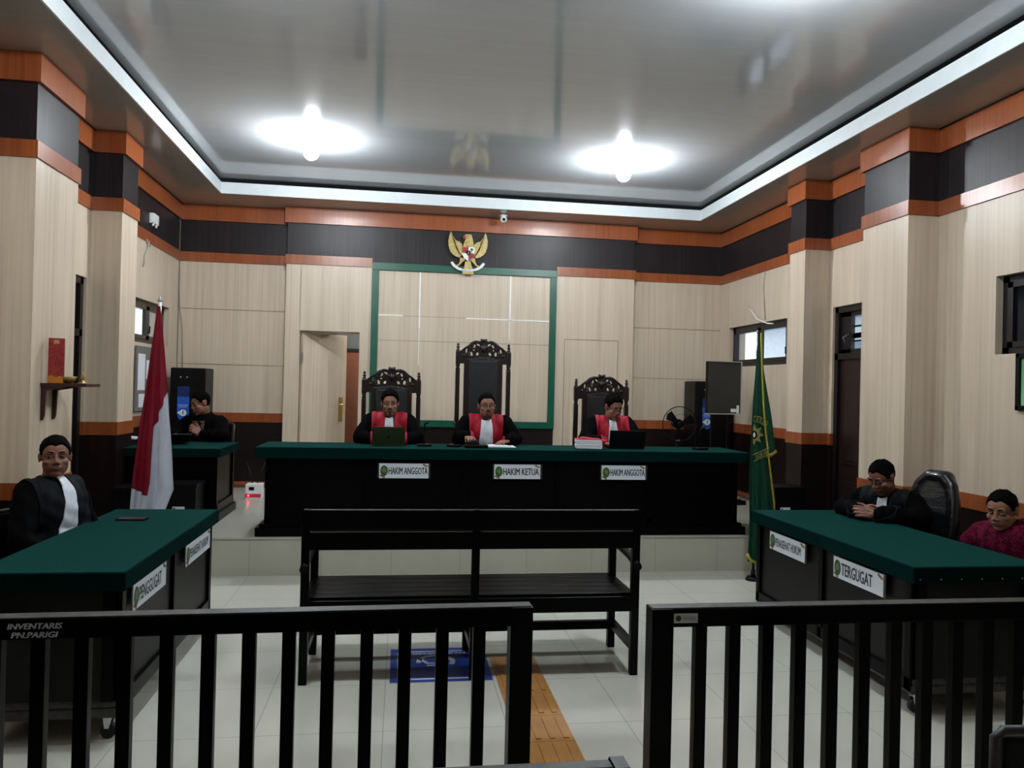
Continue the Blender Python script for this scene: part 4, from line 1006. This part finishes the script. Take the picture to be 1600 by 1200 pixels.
def div(u):
    if u < .44: return .84
    if u < .49: return .84-(u-.44)/.05*.30
    return .54-(u-.49)/.51*.17
part('red_cloth', flag_cloth(2.20, .42, hl, pleats=2.6, amp=.028, hang=lambda u: .10*(1-u)**2, v1=div), 'flag_red', t, 'red half of the flag')
part('white_cloth', flag_cloth(2.20, .42, hl, pleats=2.6, amp=.028, hang=lambda u: .10*(1-u)**2, v0=div), 'flag_white', t, 'white half of the flag')
m = MB(); m.lathe([(.010, 0), (.020, .01), (.008, .03), (.001, .05)], (0, .03, 2.235), 12); part('finial', m, 'metal', t)
t = thing('court_flag', 'green court flag with gold fringe and star emblem, beside the judges bench', 'flag', (3.095, 6.33, 0))
flag_stand(t, 2.19, br=.07)
def hg(v):
    L_ = -.012-.085*min(1, v*1.9)**.8; R_ = .012+.205*v if v < .58 else .131
    return (L_, R_)
gb = flag_cloth(2.17, .17, lambda v: (-.010-.062*min(1, v*1.9)**.8, .006+.175*v**1.75), pleats=2.6, amp=.018, hang=lambda u: .52*max(0, u-.30)**1.1)
part('cloth', gb, 'flag_green', t)
gb = flag_cloth(2.15, 1.05, lambda v: (.0, .014+.185*v), pleats=1.2, amp=.012, hang=lambda u: .02+.06*u)
ov = part('fold', gb, 'flag_green', t); ov.location.y = .05
m = MB(); m.tube([(.004, -.02, 2.16), (.012, -.03, 1.85), (.030, -.036, 1.55), (.052, -.038, 1.32), (.084, -.038, 1.10), (.118, -.036, .88), (.150, -.034, .68), (.156, -.03, .58)], .0085, 6); part('fringe', m, 'gold_yellow', t)
m = MB(); m.tube([(.095, .035, 1.075), (.145, .035, 1.095), (.198, .045, 1.13)], .016, 6); part('fringe', m, 'gold_yellow', t)
m = MB(); m.tube([(-.085, -.02, .24), (-.06, -.035, .19), (-.01, -.04, .165)], .014, 6); part('fringe', m, 'gold_yellow', t)
# emblem printed on the cloth
em2 = frame_mat((0, -.056, 1.275), (1, 0, 0), (0, 0, 1)); EXC = -.060
def clip(me, x=-.070):
    b = bmesh.new(); b.from_mesh(me); bmesh.ops.bisect_plane(b, geom=b.verts[:]+b.edges[:]+b.faces[:], plane_co=(x, 0, 0), plane_no=(1, 0, 0), clear_inner=True); b.to_mesh(me); b.free(); return me
m = MB(); pts = []
for i in range(16):
    a = PI/2+2*PI*i/16; r = .092 if i % 2 == 0 else .052; pts.append((EXC+r*math.cos(a), r*math.sin(a)))
m.m = 0; m.prism(pts, em2, .002); m.m = 1; m.prism(ellipse(EXC, 0, .028, .036, 18), em2 @ Matrix.Translation((0, 0, .002)), .0015); m.m = 2; m.prism(ellipse(EXC, 0, .010, .022, 12), em2 @ Matrix.Translation((0, 0, .0035)), .001)
part('star', clip(m.done()), ['flag_gold', 'plastic_black', 'white'], t)
m = MB()
def arc_band(cx, cy, r0_, r1_, a0, a1, z=0):
    n = 14; o_ = [(cx+r1_*math.cos(a0+(a1-a0)*i/n), cy+r1_*math.sin(a0+(a1-a0)*i/n)) for i in range(n+1)]; i_ = [(cx+r0_*math.cos(a0+(a1-a0)*i/n), cy+r0_*math.sin(a0+(a1-a0)*i/n)) for i in range(n+1)]
    for q in range(n): m.prism([o_[q], o_[q+1], i_[q+1], i_[q]], em2 @ Matrix.Translation((0, 0, z)), .0015)
arc_band(EXC, -.01, .168, .174, .75, 1.75); arc_band(EXC, -.01, .124, .129, .75, 1.75)
part('arc_print', clip(m.done()), 'flag_gold', t)
for i, ch in enumerate('CAKRA'):
    an = math.radians(92-i*12.5); q4 = em2 @ Matrix.Translation((EXC+.148*math.cos(an), -.01+.148*math.sin(an), 0)) @ Matrix.Rotation(an-PI/2, 4, 'Z')
    part('lettering', clip(text_mesh(ch, .017, .030, q4, .002, .02)), 'flag_gold', t)
m = MB(); m.prism([(-.07, -.170), (.085, -.105), (.087, -.111), (-.068, -.176)], em2, .0015); m.prism([(-.06, -.225), (.098, -.160), (.100, -.166), (-.058, -.231)], em2, .0015)
part('ribbon_print', clip(m.done()), 'flag_gold', t)
rr = em2 @ Matrix.Translation((.016, -.168, 0)) @ Matrix.Rotation(math.radians(23), 4, 'Z')
part('lettering', text_mesh('ADILAN', .125, .034, rr, .002, .02), 'flag_gold', t)

# ================================================================ things on the judges' bench (top at BZ)
def laptop(label, x, y, z, rz, w, d_, lid, base, tilt=12, logo=True):
    t = thing('laptop', label, 'laptop', (x, y, z), rz)
    m = MB(); m.box(-w/2, w/2, -.02, d_-.02, 0, .014, .004); part('keyboard_base', m, base, t)
    m = MB(); rot = Matrix.Rotation(math.radians(tilt), 4, 'X'); m.box(-w/2, w/2, -.004, .004, 0, .165, .003, rot)
    l_ = part('lid', m, lid, t); l_.location = (0, -.018, .012)
    if logo: m = MB(); m.prism(ellipse(0, .075, .010, .012, 14), rot @ frame_mat((0, -.004, 0), (1, 0, 0), (0, 0, 1)), .001); part('logo', m, 'plastic_black', l_)
    return t
laptop('open laptop with olive green lid before the left judge', -.095, 6.99, BZ, 0, .292, .22, 'olive', 'olive', 12)
l_ = laptop('open black laptop before the right judge', 2.115, 7.00, BZ, math.radians(-2), .34, .24, 'plastic_black', 'plastic_black', 12, False)
t = thing('paper_stack', 'thick stack of white papers with red covers before the right judge', 'papers', (1.735, 6.93, BZ), math.radians(-9))
m = MB()
for i in range(9): a = random.uniform(-.006, .006); m.box(-.118+a*1.6, .118+a*1.6, -.09+a*.8, .10, .008+i*.0085, .0165+i*.0085, .003)
part('sheets', m, 'paper', t)
m = MB(); m.box(-.122, .122, -.105, .105, 0, .007, .002); part('bottom_cover', m, 'plastic_black', t)
m = MB(); m.box(-.118, .11, -.07, .11, .086, .094, .002, Matrix.Rotation(.12, 4, 'Z')); m.box(-.09, .15, -.05, .10, .096, .099, .001, Matrix.Rotation(-.25, 4, 'Z') @ Matrix.Rotation(.10, 4, 'Y')); part('red_cover', m, 'paper_red', t)
t = thing('papers', 'loose white papers under the presiding judge hands', 'papers', (.86, 7.06, BZ), 0)
m = MB(); m.box(-.09, .20, -.10, .12, 0, .006, .001); part('sheet', m, 'paper', t); m = MB(); m.box(-.13, .15, -.08, .12, .006, .012, .001, Matrix.Rotation(.18, 4, 'Z')); part('sheet', m, 'paper', t)
t = thing('microphone_base', 'black desk microphone unit before the presiding judge', 'microphone', (.685, 6.88, BZ), 0)
m = MB(); m.box(-.105, .105, -.06, .07, 0, .03, .010); m.box(-.085, .03, .0, .06, .02, .055, .012); part('base', m, 'plastic_black', t)
m = MB(); m.ell((-.02, .03, .06), (.03, .025, .018)); part('capsule', m, 'rubber', t)
def mic(label, x, y, z, rz, h_=.20):
    t = thing('desk_microphone', label, 'microphone', (x, y, z), rz, 'gooseneck desk microphones')
    m = MB(); m.box(-.06, .06, -.05, .05, 0, .022, .008); part('base', m, 'plastic_black', t)
    m = MB(); m.tube([(0, 0, .02), (0, 0, h_*.8), (.004, -.006, h_*.95), (.018, -.015, h_)], .008); part('gooseneck', m, 'plastic_black', t)
    m = MB(); m.caps((.016, -.015, h_-.002), (.030, -.020, h_+.010), .013); part('capsule', m, 'rubber', t); return t
mc = mic('thin gooseneck microphone standing right of the green laptop', .222, 6.99, BZ, .2, .215)
dup(mc, (.50, 6.98, BZ), 2.6, 'low black microphone left of the presiding judge')
dup(mc, (2.84, 6.99, BZ), .4, 'slim microphone near the right end of the judges bench')

# on the left table
t = thing('phone', 'dark phone lying on the left green table', 'phone', (-1.60, 4.97, .77), math.radians(-4))
m = MB(); m.box(-.085, .085, -.040, .040, 0, .010, .004); part('body', m, 'plastic_black', t); m = MB(); m.box(-.078, .078, -.035, .035, .0098, .0106); part('screen', m, 'maroon', t)

# ================================================================ floor markings
t = thing('floor_sign', 'blue square floor sticker with white wheelchair symbol under the pew', 'floor sign', (.265, 4.52, 0))
m = MB(); m.box(-.285, .285, -.27, .27, .0, .0025); part('sheet', m, 'blue_mat', t)
fm = frame_mat((0, 0, .0025), (-1, 0, 0), (0, -1, 0))        # reads from the judges' side
def fr(m_, x0, x1, y0, y1): m_.prism([(x0, y0), (x1, y0), (x1, y1), (x0, y1)], fm, .0008)
m = MB(); fr(m, -.245, .245, -.222, -.206); fr(m, -.245, -.229, -.222, .240); fr(m, .229, .245, -.222, .240); fr(m, -.245, .245, .222, .240); part('border_line', m, 'mat_white', t)
me = text_mesh('KHUSUS DIFABEL', .33, .032, fm @ Matrix.Translation((0, -.175, .0)), .001, .02); part('lettering', me, 'mat_white', t)
m = MB(); n = 22
for i in range(n):
    a0 = math.radians(150+i*220/n); a1 = math.radians(150+(i+1)*220/n); c = (.02, -.035)
    m.prism([(c[0]+r*math.cos(a), c[1]+r*1.0*math.sin(a)) for r, a in ((.085, a0), (.115, a0), (.115, a1), (.085, a1))], fm, .0009)
m.prism([(-.005, .10), (.020, .10), (.020, .035), (.075, .035), (.075, .015), (-.005, .015)], fm, .0009); m.prism([(.0, .0), (.075, .0), (.13, -.085), (.108, -.098), (.062, -.02), (.0, -.02)], fm, .0009); m.prism(ellipse(.005, .135, .022, .022, 16), fm, .0009)
part('wheelchair_symbol', m, 'mat_grey', t)
root = None
for i in range(12):
    y1_ = 4.62-i*.285
    if root is None:
        t = thing('tactile_tile', 'orange tactile floor tile with long raised ribs in the guide strip', 'floor tile', (.705, y1_-.1425, 0), group='orange guide strip tiles')
        m = MB(); m.box(-.135, .135, -.1415, .1415, 0, .003, .001); part('tile_base', m, 'tactile', t)
        rb = None
        for q in range(4):
            x = -.098+q*.0655
            if rb is None: m = MB(); m.box(-.013, .013, -.118, .118, .002, .0075, .004); rb = part('rib', m, 'tactile', t); rb.location.x = x
            else: dup(rb, (x, 0, 0), parent=t)
        root = t
    elif y1_ > 1.5: dup(root, (.705, y1_-.1425, 0))

# ================================================================ electrical and small things on the walls
t = thing('security_camera', 'white dome security camera on the ceiling edge above the emblem', 'camera', (1.222, 9.50, ZC))
m = MB(); m.lathe([(.045, 0), (.047, -.018), (.038, -.03)]); part('mount', m, 'white', t)
m = MB(); m.ell((0, -.005, -.062), (.043, .043, .045)); part('dome', m, 'white', t)
m = MB(); m.ell((0, -.040, -.070), (.020, .014, .020)); part('lens', m, 'plastic_black', t)
t = thing('wireless_router', 'white box with two stubs high on the left wall in the dark band', 'router', (XL, 8.82, 3.375))
m = MB(); m.box(0, .05, -.09, .09, -.055, .055, .012); part('casing', m, 'white', t)
for s in (-1, 1): m = MB(); m.cyl((.03, s*.05, -.05), (.03, s*.055, -.085), .012); part('stub', m, 'white', t)
single('cable', MB().tube([(XL+.012, 8.70, 3.12), (XL+.02, 8.66, 3.02), (XL+.01, 8.60, 2.95), (XL+.02, 8.56, 2.87), (XL+.008, 8.545, 2.82)], .010), 'cable', 'beige cable dangling under the white router on the left wall', 'cable')
m = MB(); m.box(XL, XL+.012, 8.66, 8.76, 3.07, 3.13); m.tube([(XL+.012, 8.62, 3.13), (XL+.02, 8.64, 3.08), (XL+.015, 8.68, 3.10), (XL+.02, 8.72, 3.06)], .008)
single('cable_knot', m, 'cable', 'tangled beige cable ends where the orange trim is broken', 'cable')
single('cable', MB().tube([(XR-.012, 8.62, 3.10), (XR-.015, 8.66, 2.9), (XR-.010, 8.63, 2.7), (XR-.012, 8.60, 2.52)], .007), 'cable', 'long thin cable hanging down the right wall towards the window', 'cable')
single('cable', MB().tube([(XR-.02, 9.05, 2.72), (XR-.09, 8.80, 2.64), (XR-.10, 8.62, 2.52), (XR-.06, 8.45, 2.46), (XR-.03, 8.36, 2.45)], .008), 'white', 'loose white cable sticking out above the right window', 'cable')
single('cable', MB().tube([(XL+.012, YB-.012, 3.0), (XL+.02, YB-.02, 2.6), (XL+.06, YB-.015, 2.3), (XL+.07, YB-.012, 1.78)], .006), 'cable', 'thin cable down the back left corner', 'cable')

# notice board below the left window
t = thing('notice_board', 'grey glass notice board with papers on the left wall, behind the flag', 'board', (XL+.014, 8.72, 1.62), 0)
m = MB(); m.box(0, .02, -.36, .36, -.32, .36, .004); part('board', m, 'corridor', t)
for (a, b_, c_, d_) in ((-.32, -.10, -.1, .28), (-.06, .12, .02, .22), (.16, .33, -.05, .25), (-.28, -.08, -.28, -.14), (.0, .22, -.26, -.06)):
    m = MB(); m.box(.020, .022, a, b_, c_, d_); part('paper', m, 'paper', t)
# shelf with packet and bowl on the near-left pilaster
t = thing('wall_shelf', 'dark red wall shelf on two brackets on the left pilaster', 'shelf', (-2.456, 5.86, 1.565))
m = MB(); m.box(0, .295, -.16, .10, 0, .022, .004); part('shelf_board', m, 'maroon', t)
for yy in (-.13, .05):
    m = MB(); m.prism([(0, 0), (.16, 0), (.13, -.012), (.03, -.03), (.022, -.20), (.012, -.235), (0, -.235)], frame_mat((.002, yy, 0), (1, 0, 0), (0, 0, 1)), .02); part('bracket', m, 'maroon', t)
t = thing('incense_packet', 'tall red packet with orange foot standing on the wall shelf', 'packet', (-2.385, 5.76, 1.587), math.radians(10))
m = MB(); m.box(-.045, .055, -.012, .012, 0, .315, .006); part('packet_body', m, 'red_print', t)
m = MB(); m.prism([(-.045, .0), (.052, .0), (.050, .035), (.03, .05), (.005, .04), (-.02, .055), (-.045, .04)], frame_mat((0, -.012, .002), (1, 0, 0), (0, 0, 1)), .002); part('orange_print', m, 'orange_print', t)
m = MB(); m.box(-.012, .022, -.0135, -.012, .275, .30); part('window_print', m, 'gold', t)
t = thing('bowl', 'small golden bowl with open-work rim on the wall shelf', 'bowl', (-2.315, 5.80, 1.587))
m = MB(); m.lathe([(.022, 0), (.036, .008), (.048, .028), (.052, .044), (.047, .044), (.040, .022), (.01, .010)], n=24); part('bowl_body', m, 'brass', t)
m = MB()
m.tube([(.052*math.cos(2*PI*i/24), .052*math.sin(2*PI*i/24), .045) for i in range(25)], .004, 6); part('bowl_rim', m, 'gold', t)
t = thing('figurine', 'tiny brass figurine at the end of the wall shelf', 'figurine', (-2.235, 5.84, 1.587))
m = MB(); m.lathe([(.032, 0), (.034, .006), (.010, .012), (.010, .03), (.016, .045), (.008, .06), (.010, .07), (.002, .085)], n=14); part('figure', m, 'brass', t)
# picture frame at the right edge
t = thing('picture_frame', 'black framed pale green picture at the right edge, under the window', 'picture', (XR, 4.33, 1.755))
for (a, b_, c_, d_) in ((-.48, .48, -.20, -.165), (-.48, .48, .165, .20), (-.48, -.445, -.2, .2), (.445, .48, -.2, .2)):
    m = MB(); m.box(-.03, 0, a, b_, c_, d_, .004); part('frame_side', m, 'plastic_black', t)
m = MB(); m.box(-.012, -.002, -.46, .46, -.18, .18); part('picture_sheet', m, 'picture', t)

# ================================================================ tall speakers, television, fan, boxes
def speaker(label, x, y, rz, w, dshift):
    t = thing('speaker_cabinet', label, 'speaker', (x, y, DZ), rz, 'tall black speaker cabinets')
    m = MB(); m.box(-w/2, w/2, -.19, .20, 0, 1.455, .02); part('cabinet', m, 'plastic_black', t)
    fm_ = frame_mat((dshift, -.191, 0), (1, 0, 0), (0, 0, 1))
    m = MB(); m.m = 1; m.prism([(-.065, 1.24), (.065, 1.24), (.065, 1.12), (-.065, 1.12)], fm_, .003); m.m = 0; m.prism([(-.065, 1.12), (.065, 1.12), (.065, .92), (.045, .86), (0, .84), (-.045, .86), (-.065, .92)], fm_, .003)
    part('front_poster', m, ['blue_print', 'blue_dark'], t, 'blue printed strip')
    m = MB(); m.prism(ellipse(.0, .935, .040, .038, 20), fm_ @ Matrix.Translation((0, 0, .003)), .002); m.prism(ellipse(-.038, .935, .022, .016, 12), fm_ @ Matrix.Translation((0, 0, .003)), .0015); m.m = 1
    m.prism([(-.008, .915), (.004, .915), (.007, .96), (0, .965)], fm_ @ Matrix.Translation((0, 0, .005)), .001); part('round_label', m, ['white', 'plastic_black'], t)
    m = MB(); m.prism([(-.055, 1.02), (.055, 1.02), (.055, 1.025), (-.055, 1.025)], fm_ @ Matrix.Translation((0, 0, .003)), .001); m.prism([(-.045, 1.00), (.045, 1.00), (.045, 1.004), (-.045, 1.004)], fm_ @ Matrix.Translation((0, 0, .003)), .001); part('print_lines', m, 'white', t)
    for s in (-1, 1): m = MB(); m.ell((dshift+s*.035, -.192, 1.345), (.010, .004, .010)); part('screw', m, 'metal', t)
    return t
speaker('tall black speaker cabinet behind the clerk at the back left', -2.43, 9.50, 0, .39, -.045)
speaker('tall black speaker cabinet behind the television at the back right', 3.95, 9.52, 0, .48, -.075)
t = thing('television', 'grey flat television on a black stand, turned sideways beside the green flag', 'television', (3.775, 8.62, DZ), math.radians(10))
m = MB(); m.box(-.235, .235, -.02, .02, 1.06, 1.68, .006, Matrix.Translation((0, 0, 0))); part('casing', m, 'plastic_black', t)
m = MB(); m.box(-.228, .222, -.0225, -.019, 1.072, 1.668); part('screen', m, 'screen_grey', t)
m = MB(); m.box(.222, .238, -.024, .02, 1.058, 1.685, .003); m.box(-.238, .238, -.024, .02, 1.056, 1.068, .003); m.box(-.238, .238, -.024, .02, 1.676, 1.684, .003); part('bezel', m, 'silver', t, 'silver edge')
m = MB(); m.box(.09, .165, -.026, -.0225, 1.085, 1.125); m.box(.17, .20, -.028, -.0225, 1.072, 1.165); part('sticker', m, 'white', t)
for s in (-.12, .10): m = MB(); m.box(s-.02, s+.02, .02, .05, .05, 1.4); part('stand_post', m, 'plastic_black', t)
m = MB(); m.box(-.25, .25, -.14, .18, 0, .05, .01); part('stand_base', m, 'plastic_black', t)
t = thing('standing_fan', 'black round fan with wire guard in front of the back right panelling', 'fan', (3.405, 9.1, DZ))
m = MB(); m.cyl((0, .03, 0), (0, .03, .03), .17, .15, 24); part('base', m, 'plastic_black', t)
m = MB(); m.cyl((0, .03, .03), (0, .03, .84), .018); part('pole', m, 'plastic_black', t)
m = MB(); m.cyl((0, -.02, .915), (0, .13, .915), .06, .045); part('motor', m, 'plastic_black', t)
m = MB(); m.tube([(.215*math.cos(2*PI*i/36), -.05, .915+.215*math.sin(2*PI*i/36)) for i in range(37)], .006, 6)
m.tube([(.12*math.cos(2*PI*i/30), -.085, .915+.12*math.sin(2*PI*i/30)) for i in range(31)], .002, 5)
for i in range(40):
    a = 2*PI*i/40; m.tube([(.03*math.cos(a), -.095, .915+.03*math.sin(a)), (.14*math.cos(a), -.085, .915+.14*math.sin(a)), (.215*math.cos(a), -.05, .915+.215*math.sin(a))], .0013, 4)
part('guard', m, 'plastic_black', t)
for i in range(3):
    a = 2*PI*i/3+.4; m = MB(); m.prism([(.04*math.cos(a-.5), .04*math.sin(a-.5)), (.19*math.cos(a-.35), .19*math.sin(a-.35)), (.20*math.cos(a), .20*math.sin(a)), (.18*math.cos(a+.35), .18*math.sin(a+.35)), (.04*math.cos(a+.4), .04*math.sin(a+.4))], frame_mat((0, -.045, .915), (1, 0, 0), (0, 0, 1)), .004); part('blade', m, 'plastic_black', t)
m = MB(); m.ell((0, -.097, .915), (.04, .012, .04)); part('hub_cap', m, 'plastic_black', t)
m = MB(); m.box(-.02, .02, -.02, .01, .70, .80, .004); part('switch_box', m, 'silver', t)
def crate(label, x, y, z, w, d_, h_, sticker, sx=0):
    t = thing('equipment_box', label, 'box', (x, y, z))
    m = MB(); m.box(-w/2, w/2, -d_/2, d_/2, 0, h_-.03, .008); part('box_body', m, 'plastic_black', t)
    m = MB(); m.box(-w/2-.006, w/2+.006, -d_/2-.006, d_/2+.006, h_-.035, h_, .006); part('lid', m, 'plastic_black', t)
    if sticker:
        m = MB(); m.box(sx-.05, sx+.05, -d_/2-.003, -d_/2, h_*.42, h_*.42+.034); s_ = part('sticker', m, 'sign_white', t)
        m = MB(); m.prism(ellipse(sx-.035, h_*.42+.017, .009, .010, 10), frame_mat((0, -d_/2-.003, 0), (1, 0, 0), (0, 0, 1)), .001); part('emblem', m, 'sign_green', s_)
    return t
crate('black equipment box with white sticker between flag and clerk desk', -1.90, 7.20, DZ, .30, .30, .40, True, .01)
crate('black equipment box without sticker at the left, behind the flag', -2.26, 7.0, DZ, .22, .30, .39, False)
crate('black equipment box with white sticker right of the green flag', 3.80, 7.20, DZ, .32, .30, .40, True, -.05)
t = thing('printer', 'small dark printer with white paper beside the left window pilaster', 'printer', (-2.59, 7.80, DZ))
m = MB(); m.box(-.10, .10, -.16, .18, 0, .74, .01); part('cabinet', m, 'grey_black', t)
m = MB(); m.box(-.08, .08, -.10, .10, .74, .755, .003, Matrix.Rotation(.05, 4, 'Y')); part('paper', m, 'paper', t)
t = thing('voltage_stabilizer', 'small white and red voltage stabilizer on the platform by the skirting', 'appliance', (-1.60, 8.98, DZ))
m = MB(); m.box(-.085, .085, -.08, .10, 0, .165, .008); part('casing', m, 'white', t)
m = MB(); m.box(-.085, .085, -.0825, -.079, .02, .06); part('red_band', m, 'paper_red', t)
m = MB(); m.box(-.045, .01, -.0825, -.08, .10, .135); part('display', m, 'plastic_black', t)
m = MB(); m.ell((-.05, -.083, .04), .010, nu=8, nv=6); part('indicator_light', m, 'red_led', t)
for i, (a, b_) in enumerate(((-.03, -.06), (.02, .05))): m = MB(); m.tube([(a, .05, .16), (a+b_*.5, .06, .26), (a+b_*1.5, .12, .40)], .006); part('power_cord', m, 'plastic_black', t)
# clerk's laptop
laptop('dark open laptop on the clerk desk', -2.20, 7.85, DZ+.70, math.radians(25), .34, .23, 'plastic_black', 'plastic_black', 62, False)
